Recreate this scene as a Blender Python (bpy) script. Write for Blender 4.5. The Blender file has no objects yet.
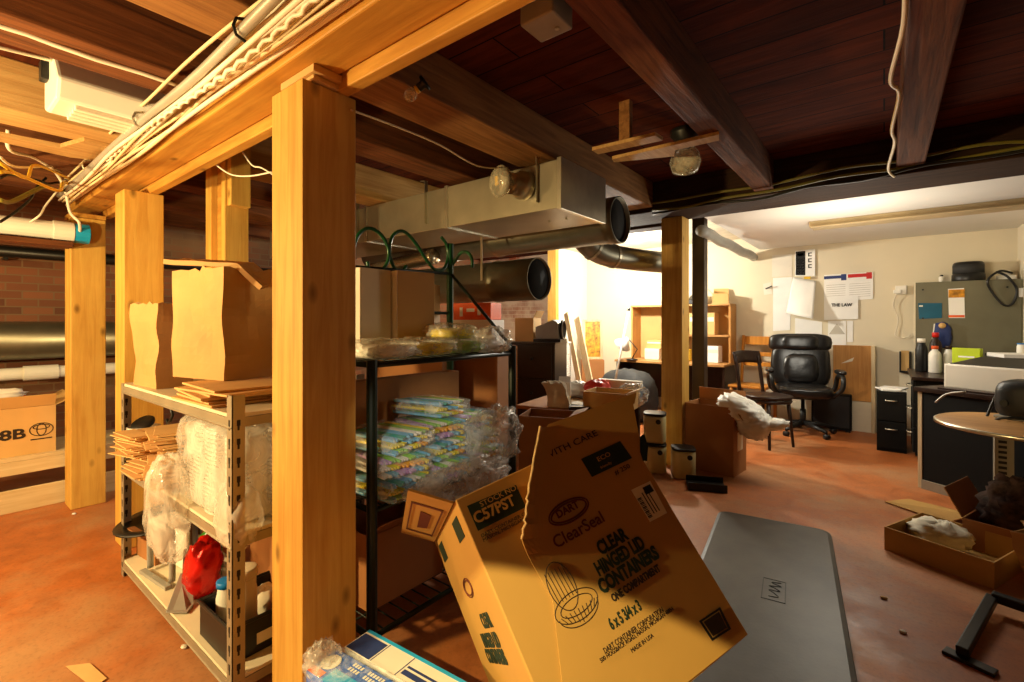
import bpy, math, random
from mathutils import Vector, Matrix, Euler, noise
PI = math.pi
C = bpy.context.scene.collection
scene = bpy.context.scene

# ------------------------------------------------------------------ camera
YAW = math.radians(38.2)
FPX, HZ, CAMZ = 473.0, 322.0, 1.3
cam = bpy.data.cameras.new('camera')
cam.sensor_width = 36.0
cam.lens = FPX / 1024 * 36
cam.shift_y = -(341 - HZ) / 1024
cam.clip_start = 0.02
co = bpy.data.objects.new('camera', cam)
co.location = (0, 0, CAMZ)
co.rotation_euler = (PI / 2, 0, YAW)
C.objects.link(co)
scene.camera = co

# ------------------------------------------------------------------ view, world, lights
scene.view_settings.view_transform = 'Standard'
scene.view_settings.look = 'None'
scene.view_settings.gamma = 1.0
scene.view_settings.use_curve_mapping = False
scene.view_settings.exposure = 0.0
scene.cycles.use_denoising = True
scene.cycles.max_bounces = 6
scene.cycles.transparent_max_bounces = 24
w = bpy.data.worlds.new('dim_room_air')
scene.world = w
w.use_nodes = True
w.node_tree.nodes['Background'].inputs[0].default_value = (1.0, 0.62, 0.30, 1)
w.node_tree.nodes['Background'].inputs[1].default_value = 0.06


def lamp(name, kind, loc, energy, color, size=0.1, target=None, spot=None, blend=0.2, size_y=None):
    l = bpy.data.lights.new(name, kind)
    l.energy = energy
    l.color = color
    if kind == 'AREA':
        l.size = size
        if size_y:
            l.shape = 'RECTANGLE'
            l.size_y = size_y
    else:
        l.shadow_soft_size = size
    if kind == 'SPOT':
        l.spot_size = spot
        l.spot_blend = blend
    o = bpy.data.objects.new(name, l)
    o.location = loc
    if target is not None:
        d = Vector(target) - Vector(loc)
        o.rotation_euler = d.to_track_quat('-Z', 'Y').to_euler()
    C.objects.link(o)
    return o


lamp('work_light', 'POINT', (-2.6, -1.4, 1.35), 400, (1.0, 0.72, 0.32), 0.06)
lamp('side_room_fill', 'POINT', (-4.3, -1.6, 1.75), 150, (1.0, 0.68, 0.28), 0.10)  # added fill for the left room, no actual bulb behind it
lamp('joist_fill_spot', 'SPOT', (-1.3, -1.0, 1.0), 165, (1.0, 0.76, 0.38), 0.08, target=(-2.7, 0.4, 2.3), spot=math.radians(70), blend=0.6)  # added spot to brighten the joists and beam at upper left
lamp('office_bulb', 'POINT', (-2.75, 5.6, 1.98), 205, (1.0, 0.94, 0.80), 0.05)
lamp('office_fill', 'POINT', (-0.3, 4.8, 1.6), 44, (1.0, 0.92, 0.76), 0.3)  # added fill that evens out the right half of the office
lamp('rear_fill', 'POINT', (-5.0, 5.0, 2.05), 45, (1.0, 0.84, 0.6), 0.06)  # added fill to lift the rear brick, source invented
lamp('carton_edge_spot', 'SPOT', (-0.5, -0.5, 1.6), 210, (1.0, 0.80, 0.36), 0.015, target=(-0.497, 0.023, 0.747), spot=math.radians(54), blend=0.04)  # added spot, cone shaped to set the lit edge across the big carton
lamp('pack_fill_spot', 'SPOT', (-0.2, -0.3, 1.35), 85, (1.0, 0.90, 0.66), 0.02, target=(-1.56, 1.40, 0.84), spot=math.radians(14), blend=0.8)  # added narrow spot just to brighten the straw packs

# ------------------------------------------------------------------ pixel helper (a ray through the photograph met with a plane)
_v = Vector((-math.sin(YAW), math.cos(YAW), 0))
_r = Vector((math.cos(YAW), math.sin(YAW), 0))


def ray(px, py):
    return _v + _r * ((px - 512) / FPX) + Vector((0, 0, (HZ - py) / FPX))


def P(px, py, x=None, y=None, z=None, d=None):
    k = ray(px, py)
    o = Vector((0, 0, CAMZ))
    if d is not None:
        t = d
    elif x is not None:
        t = x / k.x
    elif y is not None:
        t = y / k.y
    else:
        t = (z - CAMZ) / k.z
    return o + k * t


# ------------------------------------------------------------------ materials
def new_mat(name):
    m = bpy.data.materials.new(name)
    m.use_nodes = True
    nt = m.node_tree
    return m, nt, nt.nodes['Principled BSDF']


def srgb(c):
    return tuple(((x / 255) / 12.92 if x / 255 <= 0.04045 else ((x / 255 + 0.055) / 1.055) ** 2.4) for x in c)


def nd(nt, kind, **kw):
    n = nt.nodes.new(kind)
    for k, v in kw.items():
        setattr(n, k, v)
    return n


def coords(nt, scale, kind='Object'):
    tc = nd(nt, 'ShaderNodeTexCoord')
    mp = nd(nt, 'ShaderNodeMapping')
    mp.inputs['Scale'].default_value = scale
    nt.links.new(tc.outputs[kind], mp.inputs[0])
    return mp.outputs[0]


def ramp(nt, fac, stops):
    r = nd(nt, 'ShaderNodeValToRGB')
    els = r.color_ramp.elements
    while len(els) < len(stops):
        els.new(0.5)
    for e, (p, c) in zip(els, stops):
        e.position = p
        e.color = (*c, 1) if len(c) == 3 else c
    nt.links.new(fac, r.inputs[0])
    return r.outputs[0]


def noise_n(nt, vec, scale, detail=4, rough=0.55, dist=0.0):
    n = nd(nt, 'ShaderNodeTexNoise')
    n.inputs['Scale'].default_value = scale
    n.inputs['Detail'].default_value = detail
    n.inputs['Roughness'].default_value = rough
    n.inputs['Distortion'].default_value = dist
    nt.links.new(vec, n.inputs['Vector'])
    return n.outputs['Fac']


def bump(nt, b, h, strength, dist=0.01):
    n = nd(nt, 'ShaderNodeBump')
    n.inputs['Strength'].default_value = strength
    n.inputs['Distance'].default_value = dist
    nt.links.new(h, n.inputs['Height'])
    nt.links.new(n.outputs[0], b.inputs['Normal'])


def M_plain(name, c, rough=0.6, metal=0.0, var=0.12, scale=6.0, bmp=0.0, bscale=30, spec=0.4, coat=0.0):
    m, nt, b = new_mat(name)
    vec = coords(nt, (1, 1, 1))
    f = noise_n(nt, vec, scale)
    lo = tuple(max(0, x * (1 - var)) for x in c)
    hi = tuple(min(1, x * (1 + var)) for x in c)
    nt.links.new(ramp(nt, f, [(0.3, lo), (0.7, hi)]), b.inputs['Base Color'])
    b.inputs['Roughness'].default_value = rough
    b.inputs['Metallic'].default_value = metal
    b.inputs['Specular IOR Level'].default_value = spec
    b.inputs['Coat Weight'].default_value = coat
    if bmp:
        bump(nt, b, noise_n(nt, vec, bscale, 5), bmp)
    return m


def M_wood(name, c1, c2, axis='z', knots=True, rough=0.6, gs=9.0, bmp=0.15, dark=None):
    m, nt, b = new_mat(name)
    s = {'x': (0.06, 1, 1), 'y': (1, 0.06, 1), 'z': (1, 1, 0.06)}[axis]
    vec = coords(nt, s)
    f = noise_n(nt, vec, gs * 4, 6, 0.6, 0.6)
    g = noise_n(nt, coords(nt, (1, 1, 1)), 2.2, 3)
    col = ramp(nt, f, [(0.25, c2), (0.62, c1)])
    mix = nd(nt, 'ShaderNodeMix', data_type='RGBA', blend_type='MULTIPLY')
    mix.inputs[0].default_value = 0.6
    nt.links.new(col, mix.inputs[6])
    nt.links.new(ramp(nt, g, [(0.3, (0.68, 0.6, 0.5)), (0.7, (1, 1, 1))]), mix.inputs[7])
    out = mix.outputs[2]
    if knots:
        vo = nd(nt, 'ShaderNodeTexVoronoi')
        vo.inputs['Scale'].default_value = 3.6
        ks = {'x': (0.8, 1.6, 1.6), 'y': (1.6, 0.8, 1.6), 'z': (1.6, 1.6, 0.8)}[axis]
        nt.links.new(coords(nt, ks), vo.inputs['Vector'])
        km = nd(nt, 'ShaderNodeMix', data_type='RGBA')
        nt.links.new(ramp(nt, vo.outputs['Distance'], [(0.03, (0.8,) * 3), (0.12, (0, 0, 0))]), km.inputs[0])
        nt.links.new(out, km.inputs[6])
        km.inputs[7].default_value = (*(dark or tuple(x * 0.3 for x in c2)), 1)
        out = km.outputs[2]
    nt.links.new(out, b.inputs['Base Color'])
    b.inputs['Roughness'].default_value = rough
    b.inputs['Specular IOR Level'].default_value = 0.3
    if bmp:
        bump(nt, b, f, bmp)
    return m


def M_film(name, c=(1, 1, 1), clear=0.72, rough=0.18, fs=12):
    m, nt, b = new_mat(name)
    vec = coords(nt, (1, 1, 1))
    f = noise_n(nt, vec, fs, 4, 0.55, 1.5)
    b.inputs['Base Color'].default_value = (*c, 1)
    b.inputs['Roughness'].default_value = rough
    b.inputs['Specular IOR Level'].default_value = 0.9
    bump(nt, b, f, 0.7, 0.02)
    tr = nd(nt, 'ShaderNodeBsdfTransparent')
    mx = nd(nt, 'ShaderNodeMixShader')
    nt.links.new(ramp(nt, f, [(0.35, (clear + 0.15,) * 3), (0.72, (clear - 0.28,) * 3)]), mx.inputs[0])
    nt.links.new(b.outputs[0], mx.inputs[1])
    nt.links.new(tr.outputs[0], mx.inputs[2])
    nt.links.new(mx.outputs[0], nt.nodes['Material Output'].inputs[0])
    return m


def M_brick(name, c1, c2, mortar, scale=1.0, vert='yz', white=0.0):
    m, nt, b = new_mat(name)
    tc = nd(nt, 'ShaderNodeTexCoord')
    sx = nd(nt, 'ShaderNodeSeparateXYZ')
    cx = nd(nt, 'ShaderNodeCombineXYZ')
    nt.links.new(tc.outputs['Object'], sx.inputs[0])
    nt.links.new(sx.outputs['XYZ'.index(vert[0].upper())], cx.inputs[0])
    nt.links.new(sx.outputs['XYZ'.index(vert[1].upper())], cx.inputs[1])
    br = nd(nt, 'ShaderNodeTexBrick')
    br.inputs['Scale'].default_value = 1.0
    br.inputs['Brick Width'].default_value = 0.21 * scale
    br.inputs['Row Height'].default_value = 0.072 * scale
    br.inputs['Mortar Size'].default_value = 0.006
    br.inputs['Color1'].default_value = (*c1, 1)
    br.inputs['Color2'].default_value = (*c2, 1)
    br.inputs['Mortar'].default_value = (*mortar, 1)
    nt.links.new(cx.outputs[0], br.inputs['Vector'])
    out = br.outputs['Color']
    f = noise_n(nt, tc.outputs['Object'], 1.7, 6)
    mix = nd(nt, 'ShaderNodeMix', data_type='RGBA')
    nt.links.new(ramp(nt, f, [(0.5 - white * 0.2, (0, 0, 0)), (0.66 - white * 0.2, (0.8,) * 3)]), mix.inputs[0])
    nt.links.new(out, mix.inputs[6])
    mix.inputs[7].default_value = (*(mortar if not white else (0.75, 0.70, 0.6)), 1)
    nt.links.new(mix.outputs[2], b.inputs['Base Color'])
    b.inputs['Roughness'].default_value = 0.9
    bump(nt, b, br.outputs['Fac'], -0.5)
    return m


def M_floor():
    m, nt, b = new_mat('worn_red_painted_concrete')
    vec = coords(nt, (1, 1, 1))
    f1 = noise_n(nt, vec, 0.9, 8, 0.62, 0.4)
    f2 = noise_n(nt, vec, 7.0, 8, 0.7)
    f3 = noise_n(nt, vec, 60.0, 3, 0.6)
    col = ramp(nt, f2, [(0.3, srgb((152, 82, 38))), (0.7, srgb((188, 110, 54)))])
    mx = nd(nt, 'ShaderNodeMix', data_type='RGBA')
    nt.links.new(ramp(nt, f1, [(0.48, (0, 0, 0)), (0.66, (0.8,) * 3)]), mx.inputs[0])
    nt.links.new(col, mx.inputs[6])
    mx.inputs[7].default_value = (*srgb((178, 140, 100)), 1)
    mx2 = nd(nt, 'ShaderNodeMix', data_type='RGBA', blend_type='MULTIPLY')
    mx2.inputs[0].default_value = 0.5
    nt.links.new(mx.outputs[2], mx2.inputs[6])
    nt.links.new(ramp(nt, f3, [(0.25, (0.5,) * 3), (0.5, (1,) * 3)]), mx2.inputs[7])
    nt.links.new(mx2.outputs[2], b.inputs['Base Color'])
    nt.links.new(ramp(nt, f2, [(0.3, (0.38,) * 3), (0.7, (0.62,) * 3)]), b.inputs['Roughness'])
    bump(nt, b, f2, 0.12)
    return m


def M_planks(name, c1, c2, gap):
    m, nt, b = new_mat(name)
    tc = nd(nt, 'ShaderNodeTexCoord')
    br = nd(nt, 'ShaderNodeTexBrick')
    br.inputs['Scale'].default_value = 1.0
    br.inputs['Brick Width'].default_value = 2.6
    br.inputs['Row Height'].default_value = 0.19
    br.inputs['Mortar Size'].default_value = 0.004
    br.inputs['Color1'].default_value = (*c1, 1)
    br.inputs['Color2'].default_value = (*c2, 1)
    br.inputs['Mortar'].default_value = (*gap, 1)
    nt.links.new(tc.outputs['Object'], br.inputs['Vector'])
    f = noise_n(nt, coords(nt, (0.15, 1, 1)), 14, 6, 0.65, 0.5)
    mix = nd(nt, 'ShaderNodeMix', data_type='RGBA', blend_type='MULTIPLY')
    mix.inputs[0].default_value = 0.9
    nt.links.new(br.outputs['Color'], mix.inputs[6])
    nt.links.new(ramp(nt, f, [(0.3, (0.35, 0.3, 0.28)), (0.65, (1, 1, 1))]), mix.inputs[7])
    nt.links.new(mix.outputs[2], b.inputs['Base Color'])
    b.inputs['Roughness'].default_value = 0.9
    b.inputs['Specular IOR Level'].default_value = 0.1
    bump(nt, b, f, 0.5)
    return m


MT = {
    'floor': M_floor(),
    'post': M_wood('yellow_pine', srgb((216, 174, 86)), srgb((190, 138, 56)), 'z', rough=0.55),
    'beam': M_wood('yellow_pine_beam', srgb((204, 152, 66)), srgb((170, 114, 40)), 'x', rough=0.55),
    'oldjoist': M_wood('old_brown_timber', srgb((122, 72, 36)), srgb((64, 34, 14)), 'y', knots=False, rough=0.85, bmp=0.5),
    'midjoist': M_wood('brown_timber', srgb((158, 112, 62)), srgb((112, 72, 36)), 'y', knots=False, rough=0.8, bmp=0.4),
    'palejoist': M_wood('pale_timber', srgb((206, 168, 108)), srgb((172, 128, 72)), 'y', knots=False, rough=0.75, bmp=0.3),
    'darkbeam': M_wood('dark_timber', srgb((62, 40, 24)), srgb((34, 20, 12)), 'x', knots=False, rough=0.9, bmp=0.5),
    'planks': M_planks('old_ceiling_boards', srgb((104, 46, 18)), srgb((76, 32, 13)), (0.006, 0.004, 0.003)),
    'brick': M_brick('old_red_brick', srgb((136, 84, 52)), srgb((100, 58, 36)), srgb((118, 92, 64))),
    'brick2': M_brick('whitewashed_brick', srgb((168, 92, 62)), srgb((140, 70, 46)), srgb((190, 172, 150)), vert='xz', white=0.8),
    'cream': M_plain('cream_wall_paint', srgb((220, 208, 180)), 0.75, var=0.03, scale=2, bmp=0.03),
    'ceil': M_plain('white_ceiling_board', srgb((226, 222, 212)), 0.8, var=0.03, scale=2),
    'plaster': M_plain('rough_white_plaster', srgb((206, 196, 174)), 0.9, var=0.2, scale=5, bmp=0.6, bscale=8),
    'galv': M_plain('galvanized_steel', srgb((176, 168, 146)), 0.34, 0.75, var=0.16, scale=3, bmp=0.04, bscale=20),
    'galvdark': M_plain('grey_duct_steel', srgb((128, 124, 108)), 0.38, 0.8, var=0.2, scale=4),
    'flexduct': M_plain('silver_foil_duct', srgb((200, 190, 166)), 0.25, 0.9, var=0.15, scale=8, bmp=0.3),
    'ductshade': M_plain('duct_inner_shade', (0.012, 0.011, 0.010), 0.9),  # near-black colour stands in for shade inside the open ducts
    'strap': M_plain('bright_steel_strap', srgb((206, 200, 180)), 0.3, 0.9),
    'cable': M_plain('beige_cable_sheath', srgb((226, 204, 160)), 0.5, var=0.1),
    'cablewhite': M_plain('white_cable_sheath', srgb((236, 226, 204)), 0.45, var=0.06),
    'cableyel': M_plain('yellow_cable_sheath', srgb((226, 182, 40)), 0.45, var=0.06),
    'cableblack': M_plain('black_cable_sheath', srgb((24, 22, 20)), 0.45),
    'cablegrn': M_plain('olive_cable_sheath', srgb((120, 112, 40)), 0.5),
    'conduit': M_plain('grey_conduit', srgb((178, 172, 160)), 0.4, 0.3),
    'white': M_plain('white_plastic', srgb((232, 228, 216)), 0.45, var=0.04),
    'offwhite': M_plain('off_white_laminate', srgb((220, 208, 180)), 0.6, var=0.06),
    'paper': M_plain('white_paper', srgb((238, 236, 230)), 0.8, var=0.03),
    'paper2': M_plain('cream_paper', srgb((224, 216, 198)), 0.8, var=0.05),
    'blue': M_plain('bright_blue_plastic', srgb((20, 120, 200)), 0.4),
    'cyan': M_plain('cyan_plastic_cap', srgb((24, 160, 214)), 0.4),
    'kraft': M_plain('kraft_paper', srgb((188, 146, 90)), 0.75, var=0.08, scale=5, bmp=0.5, bscale=5),
    'kraft2': M_plain('folded_kraft_paper', srgb((214, 172, 112)), 0.75, var=0.09, scale=9),
    'card': M_plain('corrugated_cardboard', srgb((178, 136, 68)), 0.7, var=0.05, scale=4, bmp=0.03),
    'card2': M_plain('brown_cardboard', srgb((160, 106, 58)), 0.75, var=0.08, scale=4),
    'cardtan': M_plain('tan_cardboard', srgb((206, 166, 104)), 0.75, var=0.06, scale=4),
    'cardedge': M_plain('torn_cardboard_edge', srgb((226, 196, 140)), 0.9, var=0.2, scale=60, bmp=0.5),
    'ink': M_plain('dark_green_ink', srgb((22, 40, 24)), 0.7),
    'inkred': M_plain('dark_red_ink', srgb((92, 38, 22)), 0.7),
    'inkline': M_plain('brown_black_ink', srgb((44, 30, 18)), 0.7),
    'inkblack': M_plain('black_ink', srgb((20, 18, 16)), 0.7),
    'label': M_plain('shipping_label_paper', srgb((226, 214, 186)), 0.6, var=0.03),
    'shelfgrey': M_plain('grey_steel_shelving', srgb((158, 148, 128)), 0.45, 0.5, var=0.1),
    'slot': M_plain('dark_slot', (0.02, 0.015, 0.01), 0.8),
    'greenmetal': M_plain('dark_green_enamel', srgb((14, 74, 40)), 0.3, 0.0, var=0.1, coat=0.3),
    'blackgreen': M_plain('black_green_metal', srgb((18, 30, 22)), 0.4, 0.2),
    'black': M_plain('black_plastic', srgb((22, 21, 20)), 0.4),
    'blackmat': M_plain('black_laminate', srgb((14, 14, 12)), 0.7, var=0.2, spec=0.2),
    'leather': M_plain('black_leather', srgb((20, 19, 19)), 0.28, var=0.1, spec=0.6, bmp=0.12, bscale=45),
    'rubber': M_plain('grey_rubber_mat', srgb((76, 71, 63)), 0.42, var=0.3, scale=5, bmp=0.06, bscale=60),
    'rubberline': M_plain('embossed_rubber', srgb((40, 38, 34)), 0.6),
    'steel': M_plain('dark_steel', srgb((44, 44, 42)), 0.4, 0.5),
    'wooddark': M_wood('dark_stained_wood', srgb((52, 32, 22)), srgb((30, 18, 12)), 'z', knots=False, rough=0.35, bmp=0.05),
    'woodyel': M_wood('honey_wood', srgb((204, 138, 52)), srgb((170, 104, 34)), 'z', knots=False, rough=0.4, bmp=0.05),
    'woodtan': M_wood('tan_wood', srgb((196, 150, 92)), srgb((164, 116, 64)), 'x', knots=False, rough=0.5, bmp=0.05),
    'woodtanz': M_wood('tan_board', srgb((206, 152, 84)), srgb((180, 124, 62)), 'z', knots=False, rough=0.55, bmp=0.05),
    'cabinet': M_plain('dark_brown_cabinet', srgb((50, 38, 26)), 0.35, var=0.12),
    'pale': M_wood('pale_raw_board', srgb((218, 200, 164)), srgb((190, 168, 126)), 'z', knots=False, rough=0.7, bmp=0.05),
    'palex': M_wood('pale_shelf_board', srgb((224, 206, 166)), srgb((204, 180, 136)), 'y', knots=False, rough=0.7, bmp=0.05),
    'film': M_film('clear_plastic_film', (0.95, 0.93, 0.86)),
    'filmdense': M_film('crinkled_plastic_bag', (0.95, 0.92, 0.84), 0.66, 0.15, 7),
    'filmthin': M_film('thin_clear_wrap', (1, 1, 0.97), 0.88, 0.1, 14),
    'cup': M_film('translucent_container', (0.97, 0.93, 0.84), 0.36, 0.3, 3),
    'bagwhite': M_plain('white_plastic_bag', srgb((232, 228, 216)), 0.4, var=0.06, bmp=0.3, bscale=14),
    'red': M_plain('red_plastic', srgb((196, 30, 24)), 0.35),
    'redfoil': M_plain('red_foil', srgb((206, 26, 18)), 0.22, 0.35, bmp=0.4, bscale=16),
    'redbag': M_plain('red_plastic_bag', srgb((222, 62, 48)), 0.4, var=0.1, bmp=0.3, bscale=20),
    'orange': M_plain('orange_card', srgb((232, 92, 34)), 0.6),
    'green': M_plain('green_plastic', srgb((40, 120, 30)), 0.3),
    'lime': M_plain('lime_green_card', srgb((186, 206, 20)), 0.5),
    'hutch': M_plain('grey_green_panel', srgb((108, 104, 82)), 0.5, var=0.12, scale=3),
    'teal': M_plain('teal_folder', srgb((10, 84, 110)), 0.4),
    'printer': M_plain('light_grey_plastic', srgb((206, 196, 178)), 0.45, var=0.03),
    'greyplastic': M_plain('grey_plastic', srgb((150, 148, 140)), 0.4),
    'darkgrey': M_plain('charcoal_fabric', srgb((44, 44, 44)), 0.7, bmp=0.2),
    'darkcloth': M_plain('dark_checked_cloth', srgb((66, 48, 42)), 0.85, var=0.75, scale=22, bmp=0.3),
    'whitecloth': M_plain('white_cloth', srgb((214, 206, 184)), 0.85, var=0.08, bmp=0.4, bscale=12),
    'jug': M_plain('pale_yellow_can', srgb((198, 186, 132)), 0.45, var=0.05),
    'glass': M_film('clear_lamp_glass', (0.9, 0.85, 0.65), 0.68, 0.05),
    'fixture': M_plain('tan_fixture_enamel', srgb((186, 164, 124)), 0.5),
    'concrete': M_plain('grey_concrete_curb', srgb((150, 138, 118)), 0.85, var=0.15, scale=6),
    'pink': M_plain('pink_ribbon', srgb((210, 60, 96)), 0.5),
    'wallred': M_plain('poster_red', srgb((196, 36, 34)), 0.6),
    'navy': M_plain('poster_navy', srgb((40, 56, 110)), 0.6),
    'gold': M_plain('gold_abstract_print', srgb((190, 130, 30)), 0.5, var=0.8, scale=14),
    'packblue': M_plain('blue_printed_card', srgb((24, 92, 190)), 0.4),
    'packcyan': M_plain('light_blue_printed_card', srgb((40, 160, 216)), 0.4),
    'packwhite': M_plain('white_printed_card', srgb((222, 216, 204)), 0.5, var=0.04),
}
for i, c in enumerate([(120, 186, 226), (150, 206, 90), (236, 214, 60), (188, 150, 214), (232, 230, 220), (240, 170, 60), (70, 170, 160)]):
    MT['straw%d' % i] = M_plain('pastel_straw_%s' % 'blue green yellow lilac white orange teal'.split()[i], srgb(c), 0.4)


# ------------------------------------------------------------------ mesh builder
class MB:
    def __init__(s):
        s.v, s.f, s.m = [], [], []
        s.T = None

    def add(s, vs, fs, mi=0):
        n = len(s.v)
        for p in vs:
            p = Vector(p)
            s.v.append(s.T @ p if s.T is not None else p)
        for f in fs:
            s.f.append(tuple(n + i for i in f))
            s.m.append(mi)
        return s

    def frm(s, x0, x1, y0, y1, z0, z1, mi=0):
        vs = [(x, y, z) for z in (z0, z1) for y in (y0, y1) for x in (x0, x1)]
        return s.add(vs, [(0, 2, 3, 1), (4, 5, 7, 6), (0, 1, 5, 4), (2, 6, 7, 3), (0, 4, 6, 2), (1, 3, 7, 5)], mi)

    def box(s, c, d, rot=None, mi=0):
        R = Euler(rot).to_matrix() if rot is not None else Matrix.Identity(3)
        vs = [Vector(c) + R @ Vector((x * d[0] / 2, y * d[1] / 2, z * d[2] / 2)) for z in (-1, 1) for y in (-1, 1) for x in (-1, 1)]
        return s.add(vs, [(0, 2, 3, 1), (4, 5, 7, 6), (0, 1, 5, 4), (2, 6, 7, 3), (0, 4, 6, 2), (1, 3, 7, 5)], mi)

    def bar(s, p, q, a, b, up=(0, 0, 1), mi=0):
        p, q = Vector(p), Vector(q)
        d = (q - p).normalized()
        u = Vector(up)
        if abs(d.dot(u)) > 0.95:
            u = Vector((1, 0, 0))
        x = d.cross(u).normalized() * a / 2
        y = x.cross(d).normalized() * b / 2
        vs = [e + i * x + j * y for e in (p, q) for j in (-1, 1) for i in (-1, 1)]
        return s.add(vs, [(0, 2, 3, 1), (4, 5, 7, 6), (0, 1, 5, 4), (2, 6, 7, 3), (0, 4, 6, 2), (1, 3, 7, 5)], mi)

    def slab(s, pts, th, mi=0):
        """a flat polygon given an even thickness along its normal (th on the far side)"""
        pts = [Vector(p) for p in pts]
        n = Vector((0, 0, 0))
        for i in range(len(pts)):
            n += (pts[i] - pts[0]).cross(pts[(i + 1) % len(pts)] - pts[0])
        n.normalize()
        k = len(pts)
        vs = pts + [p - n * th for p in pts]
        fs = [tuple(range(k)), tuple(range(2 * k - 1, k - 1, -1))] + [(i, k + i, k + (i + 1) % k, (i + 1) % k) for i in range(k)]
        return s.add(vs, fs, mi)

    def tube(s, pts, r, n=8, closed=False, mi=0, flat=1.0):
        pts = [Vector(p) for p in pts]
        k = len(pts)
        rs = r if isinstance(r, (list, tuple)) else [r] * k
        vs, fs = [], []
        t0 = None
        for i, p in enumerate(pts):
            a = pts[(i - 1) % k] if (closed or i > 0) else p
            b = pts[(i + 1) % k] if (closed or i < k - 1) else p
            t = (b - a)
            t = t.normalized() if t.length > 1e-9 else Vector((0, 0, 1))
            if t0 is None:
                u = Vector((0, 0, 1)) if abs(t.z) < 0.9 else Vector((1, 0, 0))
                x = t.cross(u).normalized()
            else:
                x = (x - t * x.dot(t))
                x = x.normalized() if x.length > 1e-6 else t.orthogonal().normalized()
            y = t.cross(x)
            t0 = t
            for j in range(n):
                an = 2 * PI * j / n
                vs.append(p + (x * math.cos(an) + y * math.sin(an) * flat) * rs[i])
        for i in range(k if closed else k - 1):
            for j in range(n):
                fs.append((i * n + j, i * n + (j + 1) % n, ((i + 1) % k) * n + (j + 1) % n, ((i + 1) % k) * n + j))
        if not closed:
            fs.append(tuple(range(n - 1, -1, -1)))
            fs.append(tuple((k - 1) * n + j for j in range(n)))
        return s.add(vs, fs, mi)

    def lathe(s, prof, n=24, c=(0, 0, 0), R=None, mi=0, sq=0.0):
        vs, fs = [], []
        R = R or Matrix.Identity(3)
        for (r, z) in prof:
            for j in range(n):
                a = 2 * PI * j / n
                k = 1.0
                if sq:
                    k = (abs(math.cos(a)) ** sq + abs(math.sin(a)) ** sq) ** (-1 / sq)
                vs.append(Vector(c) + R @ Vector((r * k * math.cos(a), r * k * math.sin(a), z)))
        for i in range(len(prof) - 1):
            for j in range(n):
                fs.append((i * n + j, i * n + (j + 1) % n, (i + 1) * n + (j + 1) % n, (i + 1) * n + j))
        if prof[0][0] > 1e-5:
            fs.append(tuple(range(n - 1, -1, -1)))
        if prof[-1][0] > 1e-5:
            fs.append(tuple((len(prof) - 1) * n + j for j in range(n)))
        return s.add(vs, fs, mi)

    def blob(s, c, d, seed=0, amp=0.2, freq=3.0, nu=28, nv=18, power=2.6, mi=0, flat=None, R=None, crease=0.0):
        """a rounded lump with folds: flat = height fraction below which it is pressed level"""
        vs, fs = [], []
        off = Vector((seed * 3.7, seed * 1.3, seed * 2.1))
        R = R or Matrix.Identity(3)
        for i in range(nv + 1):
            ph = PI * i / nv
            for j in range(nu):
                th = 2 * PI * j / nu
                dv = Vector((math.sin(ph) * math.cos(th), math.sin(ph) * math.sin(th), -math.cos(ph)))
                k = (abs(dv.x) ** power + abs(dv.y) ** power + abs(dv.z) ** power) ** (-1 / power)
                q = dv * k
                nn = noise.noise(dv * freq + off) * amp + noise.noise(dv * freq * 2.7 + off) * amp * 0.5
                if crease:
                    nn -= crease * abs(noise.noise(dv * freq * 1.7 - off))
                q = q * (1 + nn)
                if flat is not None:
                    q.z = max(q.z, flat)
                vs.append(Vector(c) + R @ Vector((q.x * d[0] / 2, q.y * d[1] / 2, q.z * d[2] / 2)))
        for i in range(nv):
            for j in range(nu):
                fs.append((i * nu + j, i * nu + (j + 1) % nu, (i + 1) * nu + (j + 1) % nu, (i + 1) * nu + j))
        return s.add(vs, fs, mi)

    def sheet(s, fn, nu, nv, mi=0):
        vs = [fn(i / nu, j / nv) for j in range(nv + 1) for i in range(nu + 1)]
        w_ = nu + 1
        fs = [(j * w_ + i, j * w_ + i + 1, (j + 1) * w_ + i + 1, (j + 1) * w_ + i) for j in range(nv) for i in range(nu)]
        return s.add(vs, fs, mi)

    def build(s, name, mats, parent=None, smooth=False, bevel=0.0, solid=0.0, sub=0, origin='auto', seg=2):
        if not isinstance(mats, (list, tuple)):
            mats = [mats]
        me = bpy.data.meshes.new(name)
        vs = s.v
        o_ = Vector((0, 0, 0))
        if parent is None and origin == 'auto':
            n = len(vs)
            o_ = Vector((sum(p.x for p in vs) / n, sum(p.y for p in vs) / n, min(p.z for p in vs)))
        elif parent is None and origin is not None:
            o_ = Vector(origin)
        me.from_pydata([tuple(p - o_) for p in vs], [], s.f)
        for m in mats:
            me.materials.append(MT[m] if isinstance(m, str) else m)
        if len(mats) > 1:
            me.polygons.foreach_set('material_index', s.m)
        if smooth:
            me.polygons.foreach_set('use_smooth', [True] * len(s.f))
        me.update()
        o = bpy.data.objects.new(name, me)
        o.location = o_
        C.objects.link(o)
        if parent is not None:
            o.parent = parent
        if solid:
            md = o.modifiers.new('solid', 'SOLIDIFY')
            md.thickness = solid
            md.offset = 0
        if bevel:
            md = o.modifiers.new('bevel', 'BEVEL')
            md.width = bevel
            md.segments = seg
            md.limit_method = 'ANGLE'
            md.angle_limit = math.radians(40)
        if sub:
            md = o.modifiers.new('sub', 'SUBSURF')
            md.levels = sub
            md.render_levels = sub
        return o


def tag(o, label, cat, group=None, kind=None):
    o['label'] = label
    o['category'] = cat
    if group:
        o['group'] = group
    if kind:
        o['kind'] = kind
    return o


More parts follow.
